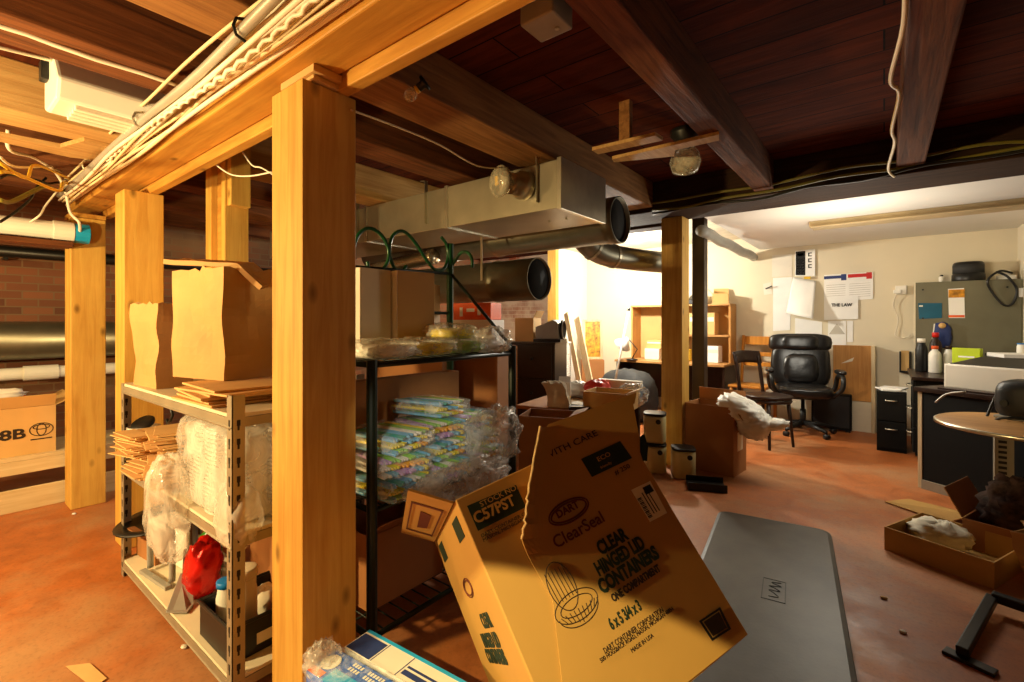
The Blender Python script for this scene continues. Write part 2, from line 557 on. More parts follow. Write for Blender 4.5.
def thing(name, label, cat, loc=(0, 0, 0), rz=0.0, group=None, rot=None, mat=None):
    o = bpy.data.objects.new(name, None)
    o.empty_display_size = 0.05
    C.objects.link(o)
    if mat is not None:
        o.matrix_world = mat
    else:
        o.location = loc
        o.rotation_euler = rot if rot is not None else (0, 0, rz)
    return tag(o, label, cat, group)


def struct(o):
    o['kind'] = 'structure'
    return o


def dup(root, loc=None, rot=None, label=None):
    r = root.copy()
    C.objects.link(r)
    if loc is not None:
        r.location = loc
    if rot is not None:
        r.rotation_euler = rot
    if label:
        r['label'] = label
    for ch in list(root.children):
        c = ch.copy()
        C.objects.link(c)
        c.parent = r
        for g in ch.children:
            e = g.copy()
            C.objects.link(e)
            e.parent = c
    return r


def text(s, size, loc, rot, mat, parent, sx=1.0, name='lettering', align='LEFT', sp=1.0, line=0.9, bold=0.0):
    cu = bpy.data.curves.new(name, 'FONT')
    cu.body = s
    cu.size = size
    cu.align_x = align
    cu.align_y = 'BOTTOM_BASELINE' if '\n' not in s else 'TOP'
    cu.space_line = line
    cu.space_character = sp
    cu.extrude = 0.0006
    cu.offset = bold
    cu.resolution_u = 3
    cu.materials.append(MT[mat])
    f = bpy.data.objects.new(name, cu)
    C.objects.link(f)
    me = bpy.data.meshes.new_from_object(f.evaluated_get(bpy.context.evaluated_depsgraph_get()))
    me.name = name
    bpy.data.objects.remove(f)
    o = bpy.data.objects.new(name, me)
    o.location = loc
    o.rotation_euler = rot
    o.scale = (sx, 1, 1)
    C.objects.link(o)
    o.parent = parent
    return o


FACE_NY = (PI / 2, 0, 0)            # lettering on a face whose normal is -Y
FACE_PX = (PI / 2, 0, PI / 2)       # lettering on a face whose normal is +X
rnd = random.Random(7)


def wob(p, q, n, a, seed, sag=0.0):
    """points of a slack cable from p to q"""
    p, q = Vector(p), Vector(q)
    out = []
    for i in range(n + 1):
        t = i / n
        e = 0.15 + 0.85 * math.sin(PI * t) ** 0.5 if 0 < t < 1 else 0.15
        out.append(p.lerp(q, t) + Vector((noise.noise((t * 5, seed, 0)), noise.noise((t * 5, seed, 9)), noise.noise((t * 5, seed, 5)))) * a * e - Vector((0, 0, sag * math.sin(PI * t))))
    return out


def smooth_path(pts, n=6):
    pts = [Vector(p) for p in pts]
    out = []
    for i in range(len(pts) - 1):
        p0 = pts[max(i - 1, 0)]
        p1, p2 = pts[i], pts[i + 1]
        p3 = pts[min(i + 2, len(pts) - 1)]
        for k in range(n):
            t = k / n
            out.append(0.5 * ((2 * p1) + (p2 - p0) * t + (2 * p0 - 5 * p1 + 4 * p2 - p3) * t * t + (3 * p1 - p0 - 3 * p2 + p3) * t ** 3))
    out.append(pts[-1])
    return out


# ================================================================== SETTING
struct(MB().frm(-6.6, 1.6, -3.2, 7.3, -0.1, 0).build('floor', 'floor', origin=(0, 0, 0)))
struct(MB().frm(-6.5, -6.2, -3.2, 7.3, 0, 2.5).build('wall_left', 'brick', origin=(0, 0, 0)))
struct(MB().frm(-3.94, 1.3, 7.05, 7.2, 0, 2.5).build('wall_back', 'cream', origin=(0, 0, 0)))
struct(MB().frm(-6.2, -4.06, 6.95, 7.15, 0, 2.5).build('wall_rear', 'brick2', origin=(0, 0, 0)))
struct(MB().frm(-4.06, -3.94, 6.14, 7.15, 0, 2.5).build('wall_partition', 'ceil', origin=(0, 0, 0)))
struct(MB().frm(-4.07, -3.92, 6.06, 6.14, 0, 2.45).build('trim_1', 'post', origin=(0, 0, 0)))
struct(MB().frm(1.08, 1.2, 5.7, 7.05, 0, 2.5).build('wall_right', 'cream', origin=(0, 0, 0)))
struct(MB().frm(-6.4, 1.6, -3.2, 7.3, 2.5, 2.55).build('ceiling', 'planks', origin=(0, 0, 0)))
mb = MB()
mb.slab([(-1.31, 4.46, 2.27), (-1.31, 7.05, 2.27), (1.08, 7.05, 2.27), (1.08, 4.56, 2.27)], 0.05)
struct(mb.build('ceiling', 'ceil', origin=(0, 0, 0)))
struct(MB().frm(-3.94, -1.36, 5.0, 7.05, 2.44, 2.49).build('ceiling', 'plaster', origin=(0, 0, 0)))

# timber overhead
for x0, x1, m, z0 in [(0.06, 0.2, 'oldjoist', 2.28), (-0.77, -0.64, 'oldjoist', 2.28), (-1.83, -1.56, 'midjoist', 2.285), (-2.44, -2.2, 'oldjoist', 2.28),
                  (-3.36, -3.12, 'palejoist', 2.26), (-4.1, -3.9, 'oldjoist', 2.27), (-4.95, -4.75, 'oldjoist', 2.28), (0.9, 1.05, 'oldjoist', 2.28), (-5.75, -5.6, 'oldjoist', 2.28)]:
    o = MB().frm(x0, x1, -3.1, 3.94 if x0 > -3.9 else 4.5, z0, 2.5).build('ceiling_joist', m, bevel=0.008)
    struct(o)
struct(MB().frm(-3.9, 1.2, 3.95, 4.46, 2.25, 2.5).build('ceiling_beam', 'darkbeam', bevel=0.01))
struct(MB().frm(-6.2, -1.62, 4.6, 4.8, 2.25, 2.5).build('ceiling_beam', 'darkbeam', bevel=0.01))
# main beam of three plies along the row of posts
mb = MB()
mb.frm(-4.68, 0.4, 0.72, 0.865, 2.105, 2.285)
struct(mb.build('ceiling_beam', 'beam', bevel=0.006))
struct(MB().frm(-4.5, 0.4, 0.869, 0.915, 2.06, 2.28).build('ceiling_beam', 'beam', bevel=0.004))


def lath(pts, z0, z1, label):
    q_ = [Vector((p.x, p.y, z0)) for p in pts]
    k = len(q_)
    vs = q_ + [Vector((p.x, p.y, z1)) for p in q_]
    o = MB().add(vs, [tuple(range(k)), tuple(range(2 * k - 1, k - 1, -1))] + [(i, k + i, k + (i + 1) % k, (i + 1) % k) for i in range(k)]).build('wooden_lath', 'palejoist')
    return tag(o, label, 'lath')


def post(x0, x1, y0, y1, z1, label, m='post', crack=False, rot=0.0):
    t = thing('wooden_post', label, 'post', ((x0 + x1) / 2, (y0 + y1) / 2, 0), rot)
    a, b = (x1 - x0) / 2, (y1 - y0) / 2
    return t, a, b


t, a, b = post(-1.622, -1.42, 0.752, 0.942, 2.06, 'thick yellow pine post in front, right of the grey shelving')
MB().frm(-a, a, -b, b, 0, 2.06).build('shaft', 'post', t, bevel=0.004)
MB().frm(-a + 0.01, a + 0.012, -b + 0.03, b - 0.05, 2.062, 2.08).frm(-a + 0.02, a + 0.03, -b + 0.02, b - 0.07, 2.081, 2.104).build('shim', 'cardtan', t, bevel=0.002)
t, a, b = post(-3.59, -3.4, 0.75, 0.94, 2.06, 'yellow pine post behind the left end of the grey shelving')
MB().frm(-a, a, -b, b, 0, 2.06).build('shaft', 'post', t, bevel=0.004)
t, a, b = post(-4.6, -4.41, 0.68, 0.87, 2.06, 'split yellow pine post by the carton shelf, farthest left of the row')
MB().frm(-a, -0.002, -b, b, 0, 2.02).frm(0.004, a, -b, b, 0, 2.03).build('shaft', 'post', t, bevel=0.006)
MB().frm(-a - 0.01, a + 0.01, -b, b, 2.031, 2.06).build('cap_plate', 'beam', t, bevel=0.003)
# built-up post behind
t = thing('wooden_post', 'built-up stud post standing behind the paper bags', 'post', (-3.4, 1.35, 0))
t.location = (-3.12, 1.2, 0)
t.scale = (1.25, 1.1, 1.0)
MB().frm(-0.16, -0.09, -0.06, 0.06, 0, 2.5).build('stud', 'post', t, bevel=0.003)
MB().frm(-0.088, 0.03, -0.03, 0.06, 0, 2.5).build('stud', 'beam', t, bevel=0.003)
MB().frm(0.032, 0.075, -0.06, 0.06, 0, 2.5).build('stud', 'post', t, bevel=0.003)
MB().frm(0.078, 0.12, -0.05, 0.05, 1.98, 2.5).build('stud', 'post', t, bevel=0.003)
t, a, b = post(-1.61, -1.42, 4.33, 4.45, 2.25, 'yellow pine post in the middle of the room beside the open carton')
t.location = (-1.515, 4.36, 0)
MB().frm(-0.095, 0.095, -0.095, 0.095, 0, 2.25).build('shaft', 'post', t, bevel=0.004)
t = thing('steel_column', 'dark brown square column just right of the middle post', 'column', (-1.47, 4.95, 0))
MB().frm(-0.06, 0.06, -0.06, 0.06, 0.008, 2.5).build('shaft', 'cabinet', t, bevel=0.006)
MB().frm(-0.1, 0.1, -0.1, 0.1, 0, 0.008).build('foot_plate', 'steel', t)

# ================================================================== CABLES
mb_c = []
for i in range(13):
    yy = 0.705 - 0.018 * (i % 4)
    zz = 2.115 + 0.0135 * i
    p = wob((0.35, yy, zz + 0.01), (-4.45, yy - 0.02, zz - 0.02 if i % 2 else 2.13), 44, 0.034, i * 2.3)
    p = [Vector((q.x, min(q.y, 0.706), max(q.z, 2.09))) for q in p]
    o = MB().tube(p, 0.0065 + 0.002 * (i % 3 == 0), 6).build('electrical_cable', 'cable' if i % 3 else 'cablewhite', smooth=True)
    tag(o, 'beige electrical cable in the bundle strapped along the main beam', 'cable', 'cables along the main beam')
p = wob((0.35, 0.632, 2.215), (-4.45, 0.63, 2.165), 30, 0.02, 77)
t = thing('conduit', 'grey flat conduit running inside the cable bundle on the main beam', 'conduit', (0, 0, 0))
MB().tube(p, 0.016, 10).build('tubing', 'conduit', t, smooth=True)
for x in (-1.55, -2.6, -3.6, -4.2):
    mb = MB()
    pts = [(x, 0.64, 2.165), (x, 0.612, 2.175), (x, 0.604, 2.20), (x, 0.612, 2.225), (x, 0.64, 2.235)]
    mb.tube(pts, 0.005, 6).build('clip', 'steel' if x == -1.55 else 'strap', t)
# twisted pale wire in the bundle
pts = []
for i in range(160):
    s_ = i / 159
    pts.append((0.2 - 3.4 * s_, 0.640 + 0.005 * math.cos(i * 1.6), 2.135 + 0.005 * math.sin(i * 1.6) + 0.02 * math.sin(s_ * 9)))
tag(MB().tube(pts, 0.007, 5).build('twisted_cable', 'cablewhite', smooth=True), 'twisted pale cord wound along the lower edge of the beam cables', 'cable')

for i, (a_, b_, m, r_, lab) in enumerate([
    ((0, 172, 1.85), (74, 186, 3.2), 'cableyel', 0.008, 'yellow cable running left from the beam end, lower of the two yellow cables'),
    ((0, 163, 1.9), (74, 182, 3.25), 'cableyel', 0.007, 'yellow cable running left from the beam end, upper of the two yellow cables'),
    ((0, 157, 2.2), (62, 172, 3.2), 'cablewhite', 0.006, 'thin white cable arching left from the beam end'),
    ((0, 200, 2.4), (72, 190, 3.2), 'cablegrn', 0.012, 'olive cable running under the yellow cables at the beam end'),
    ((0, 178, 2.6), (60, 182, 3.3), 'cableblack', 0.008, 'black cable running level behind the yellow cables'),
    ((0, 222, 2.6), (46, 178, 3.1), 'cableblack', 0.007, 'black cable slanting up toward the beam end')]):
    o = MB().tube(smooth_path(wob(P(a_[0], a_[1], d=a_[2]), P(b_[0], b_[1], d=b_[2]), 4, 0.10, i + 50), 8), r_, 8).build('electrical_cable', m, smooth=True)
    tag(o, lab, 'cable')
pts = smooth_path([P(8, 130, d=2.5), P(10, 150, d=2.55), P(35, 158, d=2.8), P(55, 172, d=3.0), P(65, 190, d=3.1), P(70, 212, d=3.12), P(79, 222, d=3.14), P(80, 232, d=3.2)])
tag(MB().tube(pts, 0.009, 6).build('electrical_cable', 'cablewhite', smooth=True), 'white cable dropping to the blue cap of the wrapped tube', 'cable')
pts = smooth_path([P(58, 190, d=3.1), P(46, 205, d=3.05), P(40, 215, d=3.0), P(30, 222, d=3.0)])
tag(MB().tube(pts, 0.006, 6).build('electrical_cable', 'cablewhite', smooth=True), 'short loose wire end hanging above the wrapped tube', 'cable')
# cable along the underside of the left joist
p = wob((-2.3, -0.2, 2.272), (-2.28, 0.68, 2.272), 14, 0.015, 3)
tag(MB().tube(p, 0.008, 6).build('electrical_cable', 'cablewhite', smooth=True), 'white cable stapled along the underside of the brown joist', 'cable')
p = smooth_path([(-2.75, -0.1, 2.36), (-2.62, 0.15, 2.33), (-2.7, 0.36, 2.38), (-2.74, 0.42, 2.40)])
tag(MB().tube(p, 0.007, 6).build('electrical_cable', 'cablewhite', smooth=True), 'white cable entering the louvred vent box', 'cable')
# thin wire from post to flood lamp
p = smooth_path([P(351, 110, x=-1.418), P(400, 128, d=2.0), P(440, 145, d=2.25), P(478, 166, d=2.55), P(508, 168, y=2.325)])
tag(MB().tube(p, 0.004, 6).build('electrical_cable', 'cable', smooth=True), 'thin cream wire running from the front post to the flood lamp', 'cable')
p = smooth_path([P(210, 160, d=2.35), P(230, 174, d=2.3), P(250, 176, d=2.25), P(272, 172, d=2.2)])
tag(MB().tube(p, 0.004, 6).build('electrical_cable', 'cablewhite', smooth=True), 'slack white wire crossing behind the paper bags up high', 'cable')
p = smooth_path([P(240, 148, d=2.3), P(252, 165, d=2.3), P(262, 168, d=2.25), P(278, 178, d=2.2)])
tag(MB().tube(p, 0.004, 6).build('electrical_cable', 'cablewhite', smooth=True), 'short white wire curling down from the beam beside the front post', 'cable')
# joist wire at right
p = smooth_path([(0.055, 1.2, 2.27), (0.045, 1.6, 2.275), (0.05, 2.0, 2.272), (0.02, 2.4, 2.26), (0.05, 2.6, 2.27), (0.03, 3.0, 2.25), (0.045, 3.3, 2.27), (0.02, 3.7, 2.24), (0.05, 3.93, 2.24)])
tag(MB().tube(p, 0.008, 6).build('electrical_cable', 'cable', smooth=True), 'wavy tan cable stapled beside the right-hand dark joist', 'cable')
for i, (dz, m, lab) in enumerate([(0.06, 'cablegrn', 'olive cable slung along the dark crossbeam, upper strand'), (0.0, 'cablegrn', 'olive cable slung along the dark crossbeam, lower strand'), (-0.03, 'cableblack', 'black cable slung under the dark crossbeam')]):
    p = wob((-1.55, 3.9, 2.25 + dz), (1.1, 3.86, 2.29 + dz * 0.6), 24, 0.07, 20 + i)
    tag(MB().tube(p, 0.010, 6).build('electrical_cable', m, smooth=True), lab, 'cable')

# ================================================================== LEFT SIDE
# louvred vent box between the joists
t = thing('vent_box', 'white louvred vent box hung between the joists at upper left', 'vent', (-2.72, 0.36, 2.2))
mb = MB()
prof = [(-0.16, 0.02), (-0.16, 0.22), (0.02, 0.22), (0.14, 0.08), (0.10, 0.0), (-0.1, 0.0)]
n = len(prof)
vs = [(x, y, z) for y in (0, 0.62) for x, z in prof]
mb.add(vs, [tuple(range(n)), tuple(range(2 * n - 1, n - 1, -1))] + [(i, n + i, n + (i + 1) % n, (i + 1) % n) for i in range(n)])
mb.build('housing', 'white', t, bevel=0.012)
mb = MB()
for k in range(4):
    f = 0.12 + 0.25 * k
    px_, pz = -0.09 + 0.19 * f, -0.010
    mb.bar((px_, 0.06, pz), (px_, 0.56, pz), 0.024, 0.02)
mb.build('louvre', 'cablewhite', t, bevel=0.004)
MB().frm(-0.1, -0.04, -0.025, -0.001, 0.12, 0.2).build('bracket', 'steel', t, bevel=0.004)
# pale bent strip on the joists
lath([P(0, 132, z=2.26), P(60, 144, z=2.26), P(84, 137, z=2.26), P(113, 144, z=2.26), P(108, 158, z=2.26), P(70, 154, z=2.26), P(0, 138, z=2.26)], 2.24, 2.262, 'pale jagged lath nailed below the left joists near the beam end')
# wrapped white tube with blue cap
t = thing('wrapped_tube', 'white wrapped tube with a bright blue end cap on the ledge', 'tube', (-4.33, 0.70, 1.835))
MB().lathe([(0.062, -2.6), (0.062, -0.12), (0.070, -0.12), (0.070, -0.02), (0.06, -0.015)], 20, (0, 0, 0.07), Euler((-PI / 2, 0, 0)).to_matrix()).build('tubing', 'white', t, smooth=False)
MB().lathe([(0.066, -0.015), (0.068, 0.06), (0.055, 0.065)], 14, (0, 0, 0.07), Euler((-PI / 2, 0, 0)).to_matrix()).build('end_cap', 'cyan', t)
MB().lathe([(0.066, -0.62), (0.067, -0.55)], 20, (0, 0, 0.07), Euler((-PI / 2, 0, 0)).to_matrix()).build('tape_band', 'greyplastic', t)
tag(MB().frm(-4.40, -4.24, -1.9, 0.67, 1.80, 1.833).build('ledge_board', 'oldjoist', bevel=0.004), 'dark board ledge under the white wrapped tube', 'board')
# ducts and pipes on the brick wall
t = thing('round_duct', 'dark grey round duct running low along the brick wall', 'duct', (-5.85, 0, 1.14))
R90 = Euler((PI / 2, 0, 0)).to_matrix()
MB().lathe([(0.165, -5.0), (0.165, -1.52), (0.172, -1.51), (0.172, -1.45), (0.165, -1.44), (0.165, 1.5)], 28, (0, 0, 0), R90).build('tubing', 'galvdark', t, smooth=True)
MB().frm(-0.3, 0.05, -0.02, 0.02, -0.19, -0.165).frm(-0.3, 0.05, 2.5, 2.54, -0.19, -0.165).build('bracket', 'steel', t)
t = thing('drain_pipe', 'white plastic drain pipe below the dark grey duct', 'pipe', (-5.85, 0, 0.855))
MB().lathe([(0.052, -5.0), (0.052, -0.82), (0.064, -0.82), (0.064, -0.6), (0.052, -0.6), (0.052, 1.5)], 20, (0, 0, 0), R90).build('tubing', 'white', t, smooth=False)
MB().frm(-0.33, 0.03, -0.015, 0.015, -0.075, -0.054).frm(-0.33, 0.03, 2.6, 2.63, -0.075, -0.054).build('bracket', 'steel', t)
t = thing('black_pipe', 'black iron pipe high on the brick wall', 'pipe', (-6.06, 0, 1.92))
MB().lathe([(0.05, -5.0), (0.05, 1.5)], 16, (0, 0, 0), R90).build('tubing', 'black', t, smooth=True)
MB().frm(-0.135, 0.0, 0.5, 0.53, -0.07, -0.05).frm(-0.135, 0.0, 2.5, 2.53, -0.07, -0.05).build('bracket', 'steel', t)

# low carton shelf of pale boards
t = thing('storage_platform', 'low platform of pale boards carrying the lettered carton', 'platform', (-4.66, 0.3, 0))
MB().frm(-0.02, 0, -1.6, 0.95, 0.0, 0.155).build('board', 'palex', t, bevel=0.004)
MB().frm(-0.02, 0, -1.6, 0.95, 0.255, 0.345).build('board', 'palex', t, bevel=0.004)
MB().frm(-0.6, 0, -1.6, 0.95, 0.346, 0.37).build('deck', 'palex', t, bevel=0.003)
for y in (-1.5, -0.4, 0.9):
    MB().frm(-0.07, -0.021, y - 0.04, y + 0.04, 0, 0.345).build('leg', 'oldjoist', t)
for y in (-1.5, 0.9):
    MB().frm(-0.6, -0.55, y - 0.04, y + 0.04, 0, 0.345).build('leg', 'oldjoist', t)


def open_carton(t, w_, d_, h_, m, th=0.006, flaps=(), flare=None, fl=0.0, name='body'):
    """carton body centred on the thing, open at the top; flaps = list of (side, length, angle from vertical outward)"""
    mb = MB()
    a, b = w_ / 2, d_ / 2
    mb.frm(-a, a, -b, -b + th, 0, h_).frm(-a, a, b - th, b, 0, h_).frm(-a, -a + th, -b + th, b - th, 0, h_).frm(a - th, a, -b + th, b - th, 0, h_)
    mb.frm(-a + th, a - th, -b + th, b - th, 0, th)
    mb.build(name, m, t)
    for side, ln, ang in flaps:
        mb = MB()
        c_, s_ = math.cos(ang), math.sin(ang)
        if side in 'fb':
            k = -1 if side == 'f' else 1
            p0, p1 = Vector((-a + 0.004, k * b, h_ + 0.002)), Vector((a - 0.004, k * b, h_ + 0.002))
            o_ = Vector((0, k * s_, c_)) * ln
        else:
            k = -1 if side == 'l' else 1
            p0, p1 = Vector((k * a, -b + 0.004, h_ + 0.002)), Vector((k * a, b - 0.004, h_ + 0.002))
            o_ = Vector((k * s_, 0, c_)) * ln
        mb.slab([p0, p1, p1 + o_, p0 + o_], 0.005)
        mb.build('flap', m, t)


t = thing('carton', 'tan lettered carton with open flaps on the pale platform', 'carton', (-4.97, 0.22, 0.371))
open_carton(t, 0.5, 0.86, 0.33, 'cardtan', flaps=[('r', 0.1, 0.6), ('b', 0.12, 1.1)])
text('68B', 0.095, (0.252, 0.09, 0.12), FACE_PX, 'inkline', t, sx=1.25, bold=0.003)
mb = MB()
for rx, rz_, cz in ((0.06, 0.045, 0), (0.024, 0.042, 0), (0.042, 0.016, 0.018)):
    mb.tube([(0.2525, 0.355 + rx * math.cos(a), 0.165 + cz + rz_ * math.sin(a)) for a in [2 * PI * k / 28 for k in range(28)]], 0.0026, 4, closed=True)
mb.frm(0.251, 0.2525, 0.30, 0.41, 0.095, 0.103)
mb.build('printed_emblem', 'inkline', t)
MB().frm(0.251, 0.2525, -0.4, 0.10, 0.0, 0.035).frm(0.251, 0.252, -0.1, 0.02, 0.062, 0.07).build('printed_line', 'inkline', t)
o = MB().blob((-4.97, 0.2, 0.74), (0.36, 0.6, 0.16), 3, 0.25, 2.5, crease=0.3).build('plastic_bag', ['orange'], smooth=True)
tag(o, 'orange bag poking out of the lettered carton', 'bag')
o = MB().blob((-4.85, 0.3, 0.79), (0.13, 0.42, 0.09), 5, 0.3, 3, crease=0.3).build('plastic_bag', 'bagwhite', smooth=True)
tag(o, 'white bag lying over the orange bag in the lettered carton', 'bag')

# ================================================================== GREY SHELVING (first unit)
t = thing('shelving_unit', 'grey steel shelving with slotted corner posts behind the front post', 'shelving', (-3.09, 0.67, 0))
SW, SD = 1.36, 0.355


def slotted_leg(x, y, sx, sy, top=1.05):
    mb = MB()
    wdt, th = 0.042, 0.003
    x0, x1 = (x, x + sx * wdt)
    y0, y1 = (y, y + sy * wdt)
    mb.frm(min(x0, x1), max(x0, x1), min(y, y + sy * th), max(y, y + sy * th), 0, top)
    mb.frm(min(x, x + sx * th), max(x, x + sx * th), min(y0, y1), max(y0, y1), 0, top)
    mb2_z = 0.06
    while mb2_z < top - 0.03:
        cx_ = x + sx * wdt * 0.5
        cy_ = y + sy * wdt * 0.5
        for (aa, bb, dz) in ((0.011, 0.02, 0.0), (0.006, 0.016, -0.017)):
            mb.frm(cx_ - aa / 2, cx_ + aa / 2, y - 0.0012, y + 0.0042, mb2_z + dz - bb / 2, mb2_z + dz + bb / 2, 1)
            mb.frm(x - 0.0012 if sx > 0 else x - 0.0042, x + 0.0042 if sx > 0 else x + 0.0012, cy_ - aa / 2, cy_ + aa / 2, mb2_z + dz - bb / 2, mb2_z + dz + bb / 2, 1)
        mb2_z += 0.064
    return mb


for (x, y, sx, sy) in ((0, 0, 1, 1), (SW, 0, -1, 1), (0, SD, 1, -1), (SW, SD, -1, -1)):
    slotted_leg(x, y, sx, sy, 1.05 if x else 0.985).build('leg', ['shelfgrey', 'slot'], t)
for z in (0.085, 0.575, 0.985):
    mb = MB()
    mb.frm(0.004, SW - 0.004, 0.004, SD - 0.004, z - 0.012, z)
    s = mb.build('shelf', 'offwhite', t)
    mb = MB()
    for y in (0.0045, SD - 0.0045):
        mb.frm(0.006, SW - 0.006, y - 0.004, y + 0.004, z - 0.045, z - 0.013)
        mb.tube([(0.006, y, z - 0.045), (SW - 0.006, y, z - 0.045)], 0.007, 6)
    for x in (0.0045, SW - 0.0045):
        mb.frm(x - 0.004, x + 0.004, 0.01, SD - 0.01, z - 0.045, z - 0.013)
    mb.build('shelf_rail', 'shelfgrey', s)


def kraft_bag(name, label, w_, d_, h_, loc, rz, seed, lean=0.0, grp=None, mat='kraft'):
    t = thing(name, label, 'bag', loc, rz, grp)
    nz, nx, ny = 14, 8, 6
    per = []
    for i in range(nx):
        per.append((-w_ / 2 + w_ * i / nx, -d_ / 2))
    for i in range(ny):
        per.append((w_ / 2, -d_ / 2 + d_ * i / ny))
    for i in range(nx):
        per.append((w_ / 2 - w_ * i / nx, d_ / 2))
    for i in range(ny):
        per.append((-w_ / 2, d_ / 2 - d_ * i / ny))
    k = len(per)
    vs, fs = [], []
    for j in range(nz + 1):
        f = j / nz
        for i, (x, y) in enumerate(per):
            dx = noise.noise((x * 6, y * 6, f * 3 + seed)) * 0.032 * min(1, f * 3)
            dy = noise.noise((x * 6 + 9, y * 6, f * 3 + seed)) * 0.032 * min(1, f * 3)
            # gusset: the short sides fold inward with height
            if abs(abs(x) - w_ / 2) < 1e-6 and abs(y) < d_ / 2 - 1e-6:
                dx += -math.copysign(1, x) * 0.05 * f * (1 - abs(y) / (d_ / 2))
            jag = 0.018 * noise.noise((i * 0.9, seed, 3)) + (0.006 if i % 2 else 0) if j == nz else 0
            vs.append((x + dx + lean * f * f, y + dy, h_ * f + jag))
        if j:
            for i in range(k):
                fs.append(((j - 1) * k + i, (j - 1) * k + (i + 1) % k, j * k + (i + 1) % k, j * k + i))
    fs.append(tuple(range(k - 1, -1, -1)))
    MB().add(vs, fs).build('sack', mat, t, solid=0.003)
    return t


kraft_bag('paper_bag', 'large open kraft paper bag on top of the grey shelving, right of the other', 0.36, 0.24, 0.46, (-2.30, 0.865, 1.062), 0.2, 1.0)
kraft_bag('paper_bag', 'smaller kraft paper bag behind and left of the large one', 0.30, 0.15, 0.40, (-2.82, 0.775, 0.987), 0.05, 5.0)
mb = MB()
c0, ex, ey = Vector((-2.32, 0.86, 1.56)), Vector((0.30, 0.26, -0.02)), Vector((-0.22, 0.16, 0.035))
mb.sheet(lambda u, v: c0 + ex * (u - 0.5) + ey * (v - 0.5) + Vector((0, 0, -0.09 * max(0, u - 0.75) * 4 + 0.01 * noise.noise((u * 3, v * 3, 1)))), 16, 6)
o = mb.build('kraft_sheet', 'kraft', solid=0.02)
tag(o, 'folded kraft sheet lying across the mouth of the large paper bag', 'paper')
# flat bags stacked under the standing bag
base = MB().frm(-0.19, 0.19, -0.2, 0.2, 0, 0.0085).build('folded_bag', 'kraft2', bevel=0.003, origin=(0, 0, 0))
tag(base, 'flat folded kraft bag in the pile beneath the standing paper bags', 'bag', 'flat kraft bags on the top shelf')
first = True
for i in range(8):
    o = base if first else base.copy()
    if not first:
        C.objects.link(o)
    first = False
    o.location = (-2.1 + rnd.uniform(-0.03, 0.03) + (0.12 if i > 4 else 0), 0.88 + rnd.uniform(-0.02, 0.015) - (0.03 if i > 5 else 0), 0.9865 + i * 0.0092)
    o.rotation_euler = (0, 0, rnd.uniform(-0.12, 0.12))
# folded bag bundles on the middle shelf
proto = MB()
proto.frm(-0.115, 0.115, -0.17, 0.17, 0, 0.007)
proto.frm(-0.11, 0.10, -0.185, -0.10, 0.0071, 0.011)
proto = proto.build('folded_bag', 'kraft2', bevel=0.0025, origin=(0, 0, 0))
tag(proto, 'small flat kraft bag in the uneven stacks on the middle shelf', 'bag', 'kraft bags on the middle shelf')
first = True
for k, (x, y, n, rz0, z0, tl) in enumerate([(-2.72, 0.825, 17, 0.12, 0.588, 0.10), (-2.47, 0.84, 20, -0.25, 0.588, -0.12)]):
    for i in range(n):
        o = proto if first else proto.copy()
        if not first:
            C.objects.link(o)
        first = False
        ly = -0.035 * (i > 8) * (k == 0)
        o.location = (x + rnd.uniform(-0.02, 0.02), y + rnd.uniform(-0.035, 0.03) + ly, z0 + i * 0.0118)
        o.rotation_euler = (rnd.uniform(-0.012, 0.012), rnd.uniform(-0.012, 0.012), rz0 + rnd.uniform(-0.14, 0.14))
# deli tub with black lid
t = thing('plastic_tub', 'clear plastic tub with a tilted black lid at the shelf end', 'tub', (-3.055, 0.60, 0.66))
t.location = (-3.01, 0.745, 0.576)
MB().lathe([(0.045, 0), (0.062, 0.17), (0.07, 0.172), (0.07, 0.186), (0.064, 0.186), (0.058, 0.16), (0.042, 0.004)], 24).build('tub_wall', 'cup', t, smooth=True)
MB().lathe([(0.0, 0.0), (0.052, 0.0), (0.056, 0.012), (0.05, 0.02), (0.0, 0.016)], 20, (0.0, 0.0, 0.192), Euler((0.5, 0.3, 0)).to_matrix()).build('lid', 'black', t, smooth=True)
# hanging hook under top shelf
t = thing('hook', 'small black hook hanging under the top shelf', 'hook', (-2.62, 0.75, 0.80))
MB().tube([(0, 0, 0.135), (0.0, 0, 0.10), (0.03, 0, 0.07), (0.0, 0, 0.04), (-0.035, 0, 0.02), (-0.05, 0, 0.04)], 0.007, 6).build('hook_wire', 'black', t, smooth=True)

# bag of nested clear containers
t = thing('bagged_containers', 'clear crinkled bag of nested plastic containers on the middle shelf', 'containers', (-2.08, 0.84, 0.577))
for i, (x, y, h_) in enumerate([(-0.2, -0.06, 0.27), (-0.06, -0.08, 0.31), (0.08, -0.09, 0.32), (0.215, -0.07, 0.30), (-0.13, 0.09, 0.3), (0.02, 0.1, 0.31), (0.17, 0.09, 0.3)]):
    prof = []
    z = 0.005
    while z < h_:
        prof += [(0.062, z), (0.062, z + 0.008), (0.055, z + 0.009), (0.055, z + 0.0155)]
        z += 0.016
    MB().lathe(prof, 16, (x, y, 0), sq=4).build('container_stack', 'cup', t, smooth=False)
mb = MB()
mb.blob((0, 0, 0.16), (0.66, 0.33, 0.38), 2, 0.05, 2.0, 48, 30, 5.0, crease=0.07, flat=-0.79)
mb.blob((-0.18, -0.20, -0.02), (0.24, 0.14, 0.44), 8, 0.14, 1.6, 36, 26, 2.6, crease=0.16)
mb.blob((0.27, -0.12, 0.04), (0.20, 0.13, 0.24), 11, 0.16, 1.8, 36, 24, 2.6, crease=0.16)
mb.build('bag_film', 'filmdense', t, smooth=True)

